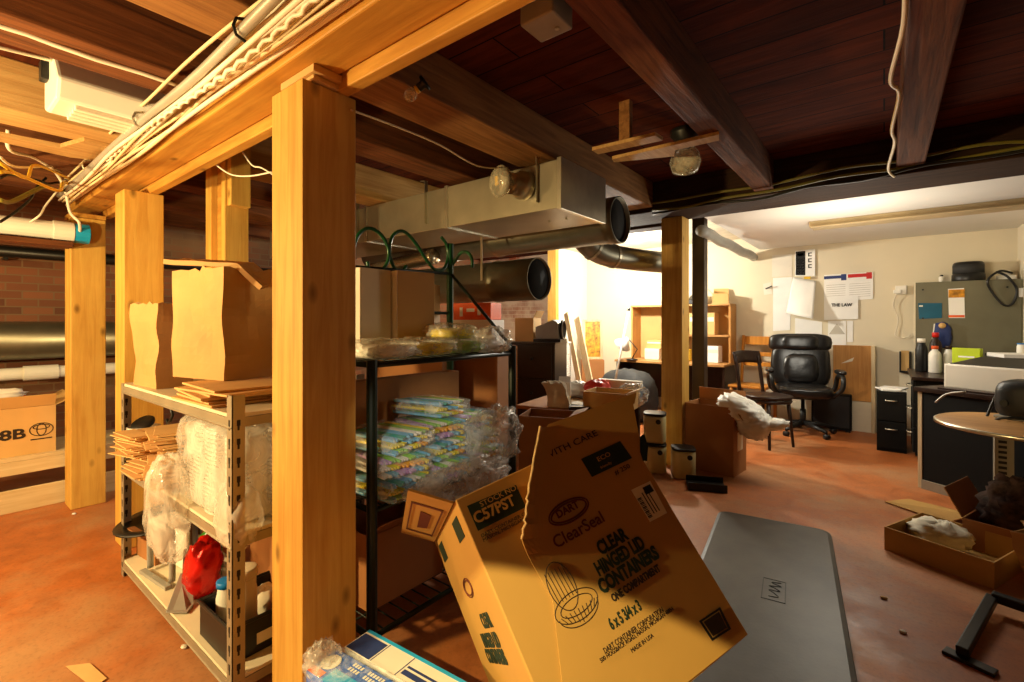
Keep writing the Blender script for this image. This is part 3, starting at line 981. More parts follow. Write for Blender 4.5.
# things on the bottom shelf
t = thing('serving_tray', 'black oval plastic tray at the far end of the bottom shelf', 'tray', (-2.99, 0.80, 0.245), rot=(0.12, -0.06, 0.5))
MB().lathe([(0.0, 0), (0.11, 0.0), (0.135, 0.02), (0.18, 0.026), (0.18, 0.032), (0.13, 0.03), (0.105, 0.008), (0.0, 0.008)], 30).build('dish', 'black', t, smooth=True)
t = thing('carton', 'small brown carton under the black tray on the bottom shelf', 'carton', (-2.97, 0.83, 0.086), 0.1)
open_carton(t, 0.22, 0.18, 0.145, 'card2', flaps=[('f', 0.06, 1.3)])
t = thing('plastic_stool', 'pale grey plastic stool frame standing on the bottom shelf', 'stool', (-2.74, 0.82, 0.0865), 0.1)
t.scale = (0.75, 0.9, 0.85)
mb = MB()
mb.tube(smooth_path([(-0.11, -0.1, 0.02), (-0.11, -0.1, 0.24), (-0.07, -0.1, 0.29), (0.16, -0.1, 0.29), (0.2, -0.1, 0.25), (0.2, -0.1, 0.02)]), 0.016, 8)
mb.build('front_frame', 'greyplastic', t, smooth=True)
MB().tube(smooth_path([(-0.11, 0.12, 0.02), (-0.11, 0.12, 0.24), (-0.07, 0.12, 0.29), (0.16, 0.12, 0.29), (0.2, 0.12, 0.25), (0.2, 0.12, 0.02)]), 0.016, 8).build('rear_frame', 'greyplastic', t, smooth=True)
MB().frm(-0.1, 0.19, -0.095, 0.115, 0.295, 0.306).build('seat', 'printer', t, bevel=0.004)
MB().frm(-0.09, 0.1, 0.0, 0.02, 0.0, 0.22).build('panel', 'white', t, bevel=0.003)
for y in (-0.13, 0.12):
    MB().bar((-0.13, y, 0.01), (0.24, y, 0.01), 0.03, 0.02).build('foot', 'greyplastic', t, bevel=0.003)


def bottle(name, label, loc, r, h, m, cap, neck=0.35, tilt=(0, 0, 0), capm=None, n=20):
    t = thing(name, label, 'bottle', loc, rot=tilt)
    MB().lathe([(r * 0.92, 0), (r, 0.008), (r, h * 0.66), (r * 0.9, h * 0.74), (r * neck, h * 0.84), (r * neck, h * 0.88)], n).build('body', m, t, smooth=True)
    MB().lathe([(r * neck * 1.15, h * 0.88), (r * neck * 1.15, h * 0.99), (r * neck, h)], n).build('cap', cap, t, smooth=True)
    return t


bottle('plastic_bottle', 'green plastic bottle behind the red foil bag', (-2.52, 0.88, 0.087), 0.05, 0.27, 'green', 'white')
o = MB().blob((-2.38, 0.80, 0.20), (0.16, 0.14, 0.30), 4, 0.16, 2.5, 24, 18, 2.6, crease=0.2, flat=-0.74, R=Euler((0, 0.35, 0)).to_matrix()).build('foil_bag', 'redfoil', smooth=True)
tag(o, 'shiny red foil bag on the bottom shelf', 'bag')
t = thing('scraper', 'grey scraper with a broad blade lying before the red foil bag', 'tool', (-2.36, 0.715, 0.092), 2.6)
MB().slab([(-0.08, -0.04, 0.004), (-0.02, -0.05, 0.004), (0.12, -0.01, 0.09), (0.10, 0.03, 0.09), (-0.06, 0.04, 0.01)], 0.006).build('blade', 'greyplastic', t, bevel=0.002)
MB().bar((0.10, 0.01, 0.09), (0.2, 0.03, 0.15), 0.024, 0.018).build('handle', 'steel', t, bevel=0.003)
# black crate
t = thing('black_crate', 'black plastic crate of bottles at the near end of the bottom shelf', 'crate', (-1.95, 0.835, 0.0865))
mb = MB()
a, b, h = 0.14, 0.14, 0.13
for (x0, x1, y0, y1) in ((-a, a, -b, -b + 0.006), (-a, a, b - 0.006, b), (-a, -a + 0.006, -b, b), (a - 0.006, a, -b, b)):
    mb.frm(x0, x1, y0, y1, 0.005, h)
mb.frm(-a, a, -b, b, 0, 0.005)
mb.build('crate_wall', 'black', t)
mb = MB()
mb.tube([(-a - 0.004, -b - 0.004, h), (a + 0.004, -b - 0.004, h), (a + 0.004, b + 0.004, h), (-a - 0.004, b + 0.004, h)], 0.008, 6, closed=True)
mb.build('rim', 'black', t)
MB().frm(a + 0.0005, a + 0.002, -0.05, 0.02, 0.03, 0.07).build('sticker', 'label', t)
bottle('spray_bottle', 'blue capped bottle in the black crate', (-2.04, 0.77, 0.094), 0.036, 0.19, 'white', 'blue', 0.85)
bottle('white_bottle', 'tall white plastic bottle in the black crate', (-1.92, 0.79, 0.094), 0.042, 0.27, 'offwhite', 'offwhite', 0.92)
bottle('red_bottle', 'red bottle at the back of the black crate', (-1.86, 0.91, 0.094), 0.035, 0.20, 'red', 'red', 0.4)
o = MB().blob((-2.0, 0.90, 0.155), (0.13, 0.1, 0.12), 6, 0.2, 2.5, 20, 14).build('cloth_wad', 'whitecloth', smooth=True)
tag(o, 'wad of white cloth in the black crate', 'cloth')
t = thing('carton', 'dark brown carton behind the bottles on the bottom shelf', 'carton', (-2.05, 0.985, 0.0865))
open_carton(t, 0.46, 0.05, 0.40, 'card2')
tag(MB().slab([(-2.42, 0.36, 0.004), (-2.37, 0.42, 0.004), (-2.22, 0.44, 0.004), (-2.2, 0.40, 0.004)], 0.002).build('paper_scrap', 'kraft2'), 'torn kraft scrap on the orange floor before the grey shelving', 'paper')

# ================================================================== OVERHEAD DUCTS
t = thing('rectangular_duct', 'long rectangular sheet steel duct hung under the dark ceiling', 'duct', (-1.47, 2.33, 1.965))
MB().frm(-3.6, 0, 0, 0.54, 0, 0.285).build('duct_body', 'galv', t, bevel=0.004)
for x in (-0.012, -0.95, -1.9, -2.85):
    MB().frm(x - 0.014, x + 0.016, -0.008, 0.548, -0.008, 0.293).build('flange', 'strap', t, bevel=0.002)
for x in (-0.16, -1.15, -2.0):
    mb = MB()
    mb.bar((x, -0.012, 0.05), (x, -0.012, 0.36), 0.03, 0.003, up=(1, 0, 0))
    mb.bar((x, -0.012, 0.36), (x - 0.06, 0.0, 0.37), 0.03, 0.003)
    mb.build('hanger_strap', 'strap', t)
for x in (-0.22, -0.35):
    MB().lathe([(0, 0), (0.006, 0), (0.006, -0.012), (0, -0.012)], 8, (x + 0.1, 0.25, -0.002)).build('screw', 'strap', t)
# flood lamp fixed on the duct
t = thing('flood_lamp', 'clear round flood bulb on a collar at the front of the rectangular duct', 'lamp', (-1.72, 2.33, 2.13), rot=(PI / 2, 0, 0.0))
t.rotation_euler = (PI / 2 + 0.03, 0, -0.25)
MB().lathe([(0.085, 0.005), (0.085, 0.05), (0.075, 0.055), (0.062, 0.11), (0.065, 0.135)], 28).build('collar', 'galv', t, smooth=True)
MB().lathe([(0.05, 0.13), (0.086, 0.18), (0.094, 0.205), (0.08, 0.222), (0.04, 0.232), (0.0, 0.234)], 28).build('bulb', 'glass', t, smooth=True)
MB().lathe([(0.03, 0.14), (0.078, 0.19), (0.085, 0.2)], 24).build('reflector', 'strap', t, smooth=True)
MB().box((0, 0, 0.225), (0.03, 0.055, 0.006)).build('filament_mount', 'cableyel', t, bevel=0.002)

RX = Euler((0, PI / 2, 0)).to_matrix()
t = thing('round_duct', 'round steel duct with an open end behind the rectangular duct', 'duct', (-1.52, 3.22, 2.05))
MB().lathe([(0.165, -3.0), (0.165, -1.2), (0.172, -1.19), (0.172, -1.14), (0.165, -1.13), (0.165, -0.1), (0.172, -0.09), (0.172, 0), (0.160, 0), (0.160, -0.5), (0.0, -0.5)], 32, (0, 0, 0), RX).build('tubing', 'galvdark', t, smooth=True)
MB().lathe([(0.159, -0.49), (0.159, -0.03)], 32, (0, 0, 0), RX).build('inner_shade', 'ductshade', t, smooth=True)  # dark sleeve paints the shade within the open end
MB().bar((-0.3, -0.0, 0.17), (-0.3, 0, 0.45), 0.03, 0.003).bar((-2.2, -0.0, 0.17), (-2.2, 0, 0.45), 0.03, 0.003).build('hanger_strap', 'strap', t)
t = thing('round_duct', 'large grey round duct with a black open mouth beside the green rack', 'duct', (-2.04, 2.93, 1.625))
MB().lathe([(0.16, -2.3), (0.16, -0.42), (0.166, -0.41), (0.166, -0.38), (0.16, -0.37), (0.162, 0), (0.155, 0), (0.153, -0.7), (0, -0.7)], 36, (0, 0, 0), RX).build('tubing', 'galvdark', t, smooth=True)
MB().lathe([(0.152, -0.69), (0.152, -0.02)], 32, (0, 0, 0), RX).build('inner_shade', 'ductshade', t, smooth=True)  # shade of the mouth put in as a dark sleeve
MB().bar((-0.44, -0.165, 0.0), (-0.44, -0.165, 0.34), 0.02, 0.003, up=(0, 1, 0)).build('hanger_strap', 'strap', t)
# elbow and branch pipe
t = thing('elbow_duct', 'bent steel pipe dropping from the ducts toward the middle post', 'duct', P(590, 250, y=3.7))
o_ = t.location.copy()
pts = smooth_path([P(572, 214, y=3.55), P(578, 228, y=3.6), P(588, 244, y=3.72), P(604, 254, y=3.9), P(630, 259, y=4.2), P(668, 263, y=4.72)], 5)
MB().tube([p - o_ for p in pts], 0.105, 20).build('tubing', 'galvdark', t, smooth=True)
mb = MB()
for i in (7, 12, 17):
    d = (pts[i + 1] - pts[i - 1]).normalized() * 0.012
    mb.tube([pts[i] - o_ - d, pts[i] - o_ + d], 0.112, 20)
mb.build('joint_band', 'galv', t, smooth=False)
# silver flexible duct
t = thing('flexible_duct', 'silver flexible duct slanting behind the green scrolls', 'duct', (-3.5, 2.95, 1.865))
pts = [Vector((-0.75 + 1.0 * i / 60, 0.03, -0.03 + 0.07 * i / 60)) for i in range(61)]
MB().tube(pts, [0.07 + 0.005 * (i % 2) for i in range(61)], 18).build('tubing', 'flexduct', t, smooth=True)
# pipe along the ceiling edge of the office
o = MB().tube(wob((-1.40, 4.75, 2.19), (-1.38, 7.0, 2.17), 14, 0.03, 5), 0.055, 12).build('insulated_pipe', 'greyplastic', smooth=True)
tag(o, 'grey wrapped pipe along the edge of the white ceiling', 'pipe')
# tan fluorescent fixture
t = thing('ceiling_light', 'long tan unlit strip light under the white ceiling', 'light', (-0.57, 5.42, 2.27))
MB().frm(0, 1.6, -0.06, 0.06, -0.055, 0).build('housing', 'fixture', t, bevel=0.006)
MB().frm(0.02, 1.58, -0.1, 0.1, -0.068, -0.056).build('diffuser', 'fixture', t, bevel=0.003)
# ceiling bits
t = thing('junction_box', 'pale grey electrical box on the dark joist at the top of the view', 'junction box', (-0.85, 1.27, 2.25))
MB().frm(-0.07, 0.055, -0.06, 0.06, 0, 0.12).build('box', 'greyplastic', t, bevel=0.006)
MB().lathe([(0, 0), (0.008, 0), (0.008, -0.004), (0, -0.004)], 8, (0.02, 0.02, -0.001)).build('screw', 'strap', t)
t = thing('bare_bulb', 'small bulb with a yellow band in a black socket under the pale joist', 'bulb', (-1.47, 1.3, 2.28))
t.rotation_euler = (PI, 1.0, 0.4)
t.scale = (0.8, 0.8, 0.8)
MB().lathe([(0.04, 0.0), (0.04, 0.012), (0.022, 0.02), (0.02, 0.06)], 16).build('socket', 'black', t, smooth=True)
MB().lathe([(0.012, 0.06), (0.03, 0.085), (0.033, 0.11), (0.02, 0.135), (0, 0.14)], 16).build('bulb', 'glass', t, smooth=True)
MB().lathe([(0.021, 0.05), (0.021, 0.066)], 12).build('band', 'cableyel', t, smooth=True)
t = thing('ceiling_lamp', 'dusty glass globe lamp under the dark boards past the scrap laths', 'lamp', (-0.98, 3.0, 2.5))
MB().lathe([(0.09, 0), (0.09, -0.03), (0.06, -0.06), (0.05, -0.1)], 20).build('socket', 'steel', t, smooth=True)
MB().lathe([(0.05, -0.1), (0.085, -0.15), (0.095, -0.2), (0.075, -0.26), (0.0, -0.285)], 20).build('globe', 'glass', t, smooth=True)
lath([P(592, 149, z=2.27), P(655, 134, z=2.27), P(663, 139, z=2.27), P(598, 153, z=2.27)], 2.262, 2.2805, 'short pale lath hung under the dark boards, left of the longer one')
MB().frm(-0.03, 0.03, -0.02, 0.02, 0.019, 0.2385).build('hanger', 'midjoist', [o for o in C.objects if o.get('label', '').startswith('short pale lath hung')][0])
lath([P(612, 158, z=2.27), P(719, 133, z=2.27), P(719, 139, z=2.27), P(675, 149, z=2.27), P(674, 155, z=2.27), P(614, 161, z=2.27)], 2.262, 2.2805, 'longer pale lath under the dark joists past the duct')

# ================================================================== GREEN RACK (second unit)
RLOC, RROT = Vector((-1.49, 1.055, 0)), math.radians(90)
RM = Matrix.Translation(RLOC) @ Matrix.Rotation(RROT, 4, 'Z')
RL, RD = 0.84, 0.45
t = thing('storage_rack', 'dark green metal rack with scroll top holding plastic wrapped packs', 'rack', RLOC, RROT)
for i, (x, y, h, m) in enumerate([(0, 0, 1.16, 'blackgreen'), (RL, 0, 1.18, 'blackgreen'), (0, RD, 1.70, 'greenmetal'), (RL, RD, 1.745, 'greenmetal')]):
    MB().tube([(x, y, 0), (x, y, h)], 0.02, 12).build('leg', m, t, smooth=False)
for z in (0.13, 0.60, 1.14):
    mb = MB()
    for y in (0.0, RD):
        mb.tube([(0, y, z), (RL, y, z)], 0.011, 8)
    for x in (0.0, RL):
        mb.tube([(x, 0, z), (x, RD, z)], 0.011, 8)
    for k in range(1, 14):
        x = RL * k / 14
        mb.tube([(x, 0.0, z), (x, RD, z)], 0.0035, 5)
    for y in (0.15, 0.3):
        mb.tube([(0, y, z - 0.006), (RL, y, z - 0.006)], 0.005, 5)
    mb.build('wire_shelf', 'blackgreen', t, smooth=True)
mb = MB()
mb.tube([(0, RD, 1.55), (RL, RD, 1.575)], 0.009, 8)
mb.tube([(0.0, RD, 1.35), (RL, RD, 1.35)], 0.008, 8)
mb.tube([(RL, RD, 1.58), (RL - 0.01, 0.2, 1.36), (RL, 0.0, 1.17)], 0.009, 8)
mb.build('back_rail', 'blackgreen', t, smooth=True)


def scroll(pts):
    return smooth_path([(0.2275 + (x - 0.55) * 0.51, RD, 1.57 + (z - 1.64) * 0.97) for x, z in pts], 8)


mb = MB()
mb.tube(scroll([(0.50, 1.66), (0.58, 1.78), (0.70, 1.825), (0.84, 1.80), (0.92, 1.73), (0.90, 1.66), (0.80, 1.615), (0.70, 1.625), (0.68, 1.66)]), 0.009, 8)
mb.tube(scroll([(1.14, 1.66), (1.06, 1.625), (0.98, 1.65), (0.93, 1.72), (0.96, 1.80), (1.06, 1.84), (1.16, 1.83), (1.28, 1.78), (1.42, 1.70), (1.54, 1.655), (1.66, 1.67), (1.72, 1.74), (1.70, 1.81), (1.62, 1.85)]), 0.009, 8)
mb.tube(smooth_path([(RL, RD, 1.60), (RL + 0.02, RD - 0.03, 1.66), (RL + 0.02, RD - 0.07, 1.69), (RL + 0.02, RD - 0.12, 1.685), (RL + 0.02, RD - 0.15, 1.65), (RL + 0.02, RD - 0.155, 1.60)], 8), 0.010, 8)
mb.build('scroll', 'greenmetal', t, smooth=True)
# cream board box ends on the top shelf
for nm, lab, x0, w_, h_, y0, rz in [('flat_box', 'cream flat box standing at the back of the rack top, partly behind the front post', 0.17, 0.17, 0.39, 0.36, 0.05),
                                   ('flat_box', 'cream flat box with a tan front standing right of its twin on the rack top', 0.355, 0.21, 0.39, 0.33, -0.12)]:
    tt = thing(nm, lab, 'box', RM @ Vector((x0, y0, 1.153)), RROT + rz)
    MB().frm(0, w_, -0.035, 0.035, 0, h_).build('carton', 'cardtan' if x0 > 0.3 else 'offwhite', tt, bevel=0.004)
    MB().frm(-0.003, -0.0005, -0.034, 0.034, 0.002, h_ - 0.002).build('side_label', 'paper2', tt)


# wrapped packs of pastel straws
def straw_pack(seed, L=0.28, W=0.22, H=0.072, cols=None, layers=3):
    rr = random.Random(seed)
    t = thing('straw_pack', '', 'pack')
    mb = MB()
    n = 17
    ci = 0
    for l in range(layers):
        for i in range(n):
            x = -W / 2 + W * (i + 0.5) / n
            y0 = -L / 2 + rr.uniform(0, 0.02)
            z = 0.012 + l * (H - 0.02) / max(layers - 1, 1)
            r_ = W / n / 2 * 0.98
            if i % 3 == 0:
                ci = rr.choice((0, 0, 1, 2, 2, 3, 4, 4, 5, 6))
            mb.tube([(x, y0, z), (x, L / 2 - rr.uniform(0, 0.02), z)], r_, 6, mi=ci)
    o = mb.build('straws', ['straw%d' % k for k in range(7)], t, smooth=True)
    o['kind'] = 'stuff'
    MB().blob((0, 0, H / 2 + 0.006), (W + 0.03, L + 0.07, H + 0.014), seed, 0.04, 4.0, 36, 20, 6.0, crease=0.10, flat=-0.95).build('wrapper', 'filmthin', t, smooth=True)
    return t


packs = []
PG = 'wrapped straw packs on the rack'
places = [
    (0.15, 0.10, 0.613, 0.1, 0.0, 'pack of pastel straws on the rack behind the front post, lowest of the near pile'),
    (0.16, 0.11, 0.697, -0.08, 0.03, 'pack of pastel straws lying second in the near pile behind the front post'),
    (0.18, 0.13, 0.781, 0.12, -0.03, 'pack of pastel straws lying uppermost in the near pile behind the front post'),
    (0.42, 0.12, 0.613, -0.06, 0.0, 'bottom pack of pastel straws in the middle of the rack heap'),
    (0.42, 0.15, 0.697, 0.14, 0.0, 'second pack of pastel straws in the middle of the rack heap'),
    (0.43, 0.17, 0.781, -0.1, 0.0, 'third pack of pastel straws in the middle of the rack heap'),
    (0.46, 0.20, 0.865, 0.2, 0.06, 'top pack of pastel straws crowning the rack heap'),
    (0.68, 0.14, 0.613, 0.08, 0.0, 'bottom pack of pastel straws by the far leg of the rack'),
    (0.67, 0.17, 0.697, -0.12, 0.0, 'middle pack of pastel straws by the far leg of the rack'),
    (0.66, 0.20, 0.781, 0.1, 0.04, 'upper pack of pastel straws by the far leg of the rack'),
]
protos = [straw_pack(31), straw_pack(47)]
for i, (x, y, z, rz, tl, lab) in enumerate(places):
    o = protos[i] if i < 2 else dup(protos[i % 2])
    o.location = RM @ Vector((x, y, z))
    o.rotation_euler = (0, tl, RROT + rz)
    o['label'] = lab
    o['group'] = PG
# loose crinkled film hanging over the front edge
t = thing('plastic_bag', 'empty crinkled clear bag bunched at the front of the rack heap', 'bag', RM @ Vector((0.40, -0.07, 0.60)), RROT)
MB().blob((0, 0, 0.0), (0.60, 0.12, 0.22), 21, 0.22, 3.2, 44, 24, 2.4, crease=0.35).build('film', 'film', t, smooth=True)
t = thing('plastic_bag', 'clear crinkled bag at the far end of the rack heap', 'bag', RM @ Vector((0.66, -0.03, 0.66)), RROT)
MB().blob((0, 0, 0.10), (0.36, 0.14, 0.28), 24, 0.2, 3.0, 40, 22, 2.6, crease=0.35).build('film', 'film', t, smooth=True)
# top shelf: flat wrapped packs
flat_specs = [
    (0.13, 0.12, 1.153, 0.05, 'straw4', 'white paper plates pack at the near end of the rack top'),
    (0.36, 0.13, 1.153, -0.1, 'straw2', 'yellow pack in clear wrap on the rack top below the cream boxes'),
    (0.58, 0.14, 1.153, 0.12, 'straw1', 'green pack in clear wrap on the rack top'),
    (0.60, 0.22, 1.215, -0.15, 'straw2', 'yellow pack lying uppermost on the rack top'),
    (0.76, 0.22, 1.153, 0.0, 'straw4', 'white pack in clear wrap at the far end of the rack top'),
]
for i, (x, y, z, rz, m, lab) in enumerate(flat_specs):
    t = thing('wrapped_pack', lab, 'pack', RM @ Vector((x, y, z)), RROT + rz, 'wrapped packs on the rack top')
    mb = MB()
    mb.blob((0, 0, 0.028), (0.21, 0.24, 0.054), i, 0.04, 3, 28, 12, 4.0, flat=-0.95)
    mb.build('contents', m, t, smooth=True)
    MB().blob((0, 0.0, 0.04), (0.26, 0.30, 0.085), i + 40, 0.12, 3.5, 36, 18, 3.2, crease=0.3, flat=-0.9).build('wrapper', 'film', t, smooth=True)
t = thing('plastic_bag', 'silvery crumpled bag hanging over the far end of the rack top', 'bag', RM @ Vector((0.72, 0.03, 1.15)), RROT)
MB().blob((0, 0, 0.06), (0.24, 0.16, 0.14), 33, 0.22, 3.0, 36, 20, 2.4, crease=0.4).build('film', 'filmdense', t, smooth=True)
# cartons at the back of the rack
t = thing('carton', 'brown carton standing behind the straw packs on the rack', 'carton', RM @ Vector((0.42, 0.385, 0.613)), RROT)
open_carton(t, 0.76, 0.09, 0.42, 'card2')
t = thing('carton', 'orange-brown carton behind the cream boxes above the rack', 'carton', (-2.60, 2.20, 1.282), 0.5)
open_carton(t, 0.30, 0.2, 0.28, 'card')
t = thing('carton', 'tall brown carton standing behind the green rack', 'carton', (-2.60, 2.20, 0.0), 0.5)
open_carton(t, 0.5, 0.32, 1.275, 'card2')
MB().frm(-0.248, 0.248, -0.158, 0.158, 1.2755, 1.2805).build('lid', 'card2', t)
t = thing('carton', 'tall brown carton past the far legs of the rack', 'carton', (-2.32, 2.62, 0.0), 0.35)
open_carton(t, 0.32, 0.32, 1.12, 'card2')
t = thing('carton', 'brown carton beside the dark dresser, under the white box', 'carton', (-2.90, 3.22, 0.0), 0.25)
open_carton(t, 0.56, 0.40, 1.08, 'card2')
MB().frm(-0.27, 0.27, -0.19, 0.19, 1.081, 1.087).build('lid', 'card2', t)
t = thing('white_box', 'white box on the brown carton, under the orange one', 'box', (-2.90, 3.19, 1.0885), 0.25)
MB().frm(-0.21, 0.2, -0.13, 0.13, 0, 0.23).build('carton', 'paper', t, bevel=0.004)
MB().frm(-0.2, 0.19, -0.132, -0.1305, 0.02, 0.1).build('printed_band', 'paper2', t)
t = thing('orange_box', 'bright orange box on the white box by the dresser', 'box', (-2.90, 3.19, 1.320), 0.25)
MB().frm(-0.2, 0.18, -0.11, 0.11, 0, 0.15).build('carton', 'orange', t, bevel=0.004)
MB().frm(-0.13, -0.1, -0.112, -0.1105, 0.03, 0.11).frm(-0.06, 0.02, -0.112, -0.1105, 0.07, 0.1).frm(0.05, 0.08, -0.112, -0.1105, 0.04, 0.12).build('printed_mark', 'paper', t)
# lower shelf contents
t = thing('carton', 'dim brown carton under the straw packs on the lowest rack shelf', 'carton', RM @ Vector((0.27, 0.27, 0.143)), RROT)
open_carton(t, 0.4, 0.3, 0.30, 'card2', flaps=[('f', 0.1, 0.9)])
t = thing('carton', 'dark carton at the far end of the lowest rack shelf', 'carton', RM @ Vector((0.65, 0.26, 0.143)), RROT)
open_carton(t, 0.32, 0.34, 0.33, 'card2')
# perforated leg behind
t = thing('slotted_angle', 'pale slotted steel upright behind the brown carton on the rack', 'upright', RM @ Vector((0.25, 0.475, 0.0)), RROT)
mb = MB()
mb.frm(0, 0.045, 0, 0.003, 0, 1.05)
for k in range(14):
    mb.frm(0.016, 0.028, -0.0012, 0.0042, 0.06 + k * 0.07, 0.1 + k * 0.07, 1)
mb.build('upright', ['shelfgrey', 'slot'], t)

# ================================================================== FOREGROUND: leaning carton
BR_ = Matrix(((0.4192, -0.6691, -0.6136), (0.8674, 0.4947, 0.0531), (0.2681, -0.5545, 0.7878)))
BO = Vector((-0.493, 0.829, 0.373))
BM = Matrix.Translation(BO) @ BR_.to_4x4()
BMI = BM.inverted()
BW, BH, BD = 0.536, 0.600, 0.60
t = thing('carton', 'big tilted container carton with torn front in the foreground', 'carton', mat=BM)
BOX = t


def FP(px, py, off=0.0):
    """a point of the carton's front panel seen at a pixel, in the carton's own axes"""
    o = BMI @ Vector((0, 0, CAMZ))
    d = BMI.to_3x3() @ ray(px, py)
    k = (-off - o.y) / d.y
    p = o + d * k
    return Vector((p.x, -off, p.z))


def SP(px, py, off=0.0):
    o = BMI @ Vector((0, 0, CAMZ))
    d = BMI.to_3x3() @ ray(px, py)
    k = (-off - o.x) / d.x
    p = o + d * k
    return Vector((-off, p.y, p.z))


th = 0.006
mb = MB()
mb.frm(0, BW, 0, th, 0, BH).frm(0, BW, BD - th, BD, 0, BH).frm(0, th, th, BD - th, 0, BH).frm(BW - th, BW, th, BD - th, 0, BH).frm(th, BW - th, th, BD - th, 0, th)
mb.build('body', 'card', t, bevel=0.003)
# left flap hanging out over the side
c0_, c1_ = Vector((-0.004, 0.01, BH)), Vector((-0.004, BD - 0.05, BH))
dv = Vector((-0.766, 0, 0.643)).normalized() * 0.12
f = MB().slab([c0_, c1_, c1_ + dv, c0_ + dv], 0.006).build('flap', 'card', t)
fn_ = Vector((0.643, 0, 0.766))
fm_ = c0_.lerp(c1_, 0.5) + dv * 0.5
if (BMI @ Vector((0, 0, CAMZ)) - fm_).dot(fn_) < 0:
    fn_ = -fn_
q = lambda u, v: c0_.lerp(c1_, v) + dv * u + fn_ * 0.0075
mb = MB()
for (u0, u1, v0, v1) in ((0.12, 0.88, 0.16, 0.19), (0.12, 0.88, 0.81, 0.84), (0.12, 0.16, 0.16, 0.84), (0.84, 0.88, 0.16, 0.84)):
    mb.slab([q(u0, v0), q(u0, v1), q(u1, v1), q(u1, v0)], 0.0008)
mb.slab([q(0.34, 0.34), q(0.34, 0.66), q(0.6, 0.7), q(0.62, 0.3)], 0.0008)
mb.build('printed_mark', 'inkred', f)
# back flap raised
MB().slab([(0.01, BD, BH), (BW - 0.01, BD, BH), (BW - 0.01, BD + 0.12, BH + 0.12), (0.03, BD + 0.12, BH + 0.12)], 0.006).build('flap', 'card', t)
# torn front layer standing off the panel
edge = [(536, 432), (530, 446), (527, 470), (524, 500), (522, 522), (519, 541)]
pts2 = []
for i, e in enumerate(edge):
    p = FP(*e)
    pts2.append(Vector((p.x, -0.030 + 0.002 * (i % 2), p.z)))
right = [FP(562, 572), FP(620, 575), FP(690, 560), FP(704, 551), FP(643, 461), FP(633, 405)]
for i, p in enumerate(right):
    p.y = -0.004
    if i == 0:
        p.y = -0.012
mb = MB()
# grid between torn edge and right edge so the sheet can curl
N = 10
Lp = [FP(536, 432), FP(525, 490), FP(519, 541), FP(552, 600), FP(572, 773)]
Rp = [FP(632, 402), FP(643, 462), FP(676, 518), FP(710, 574), FP(746.5, 634.5)]


def interp(L_, v):
    k = v * (len(L_) - 1)
    i = min(int(k), len(L_) - 2)
    return L_[i].lerp(L_[i + 1], k - i)


def torn(u, v):
    a_, b_ = interp(Lp, v), interp(Rp, v)
    p = a_.lerp(b_, u)
    lift = 1.0 if v < 0.45 else max(0.0, 1 - (v - 0.45) / 0.12)
    p.x += 0.006 * noise.noise((v * 40, 2, 1)) * (1 - min(1, u * 8)) * lift
    p.y = -0.0035 - 0.040 * (1 - u) ** 16 * lift
    return p


mb.sheet(torn, 30, 32)
TORN = mb.build('front_layer', 'card', t, solid=0.0035)
mb = MB()
mb.tube([torn(0.0, 0.5 * k / 24) + Vector((0.001 * (k % 2), 0, 0)) for k in range(25)], 0.0035, 6)
mb.build('torn_edge', 'cardedge', t)


def TS(px, py):
    """point just in front of the torn layer at a pixel"""
    return FP(px, py, 0.0068)


# top flap above the front panel with a crease
tf = MB().slab([FP(548, 425), FP(636, 393), FP(634, 404), FP(540, 438)], 0.005).build('flap', 'card', t)
MB().slab([FP(545, 431, 0.0012), FP(600, 411, 0.0012), FP(601, 413, 0.0012), FP(546, 433, 0.0012)], 0.001).build('printed_line', 'inkred', tf)


def ptext(s, px, py, size, mat, sx=1.0, bold=0.0, fn=TS, tiltz=0.0, line=0.9):
    p = fn(px, py)
    return text(s, size, p, (PI / 2, tiltz, 0), mat, t, sx=sx, bold=bold, line=line)


ptext('WITH CARE', 545, 460, 0.026, 'inkline', 1.35)
mb = MB()
mb.slab([TS(581, 459), TS(620, 441), TS(632, 458), TS(592, 477)], 0.0008)
mb.build('printed_label', 'ink', t)
ptext('ECO', 598, 462, 0.018, 'card', 1.3, fn=lambda x, y: TS(x, y) + Vector((0, -0.002, 0)))
ptext('friendly', 601, 469, 0.010, 'card', 1.3, fn=lambda x, y: TS(x, y) + Vector((0, -0.002, 0)))
ptext('# 250', 616, 475, 0.018, 'inkline', 1.3)
MB().slab([TS(640, 452), TS(640, 437), TS(644, 433), TS(648, 447), TS(647, 461), TS(643, 461)], 0.0008).build('printed_arrow', 'ink', t)
# oval emblem
c = TS(569, 511)
mb = MB()
for k_, (a_, b_) in enumerate(((0.062, 0.026), (0.055, 0.020))):
    mb.tube([c + Vector((a_ * math.cos(q_), 0, b_ * math.sin(q_))) for q_ in [2 * PI * i / 36 for i in range(36)]], 0.0022, 4, closed=True)
mb.build('printed_emblem', 'inkred', t)
ptext('DART', 558, 518.5, 0.027, 'inkred', 1.0, 0.0008)
ptext('ClearSeal', 556, 549, 0.042, 'inkred', 1.0, 0.0004)
ptext('CLEAR', 601, 555, 0.043, 'ink', 0.72, 0.002)
ptext('HINGED LID', 599, 576, 0.043, 'ink', 0.66, 0.002)
ptext('CONTAINERS', 602.5, 594, 0.043, 'ink', 0.72, 0.002)
ptext('ONE COMPARTMENT', 613.5, 602, 0.023, 'inkline', 0.70, 0.001)
FPo = TS
ptext('6 x 5 3/4 x 3', 612, 630, 0.033, 'ink', 0.56, 0.0012, fn=FPo)
ptext('DART CONTAINER CORPORATION', 605, 654, 0.0165, 'inkline', 0.70, fn=FPo)
ptext('500 HOGSBACK ROAD, MASON, MICHIGAN 48854', 601, 663, 0.0125, 'inkline', 0.82, fn=FPo)
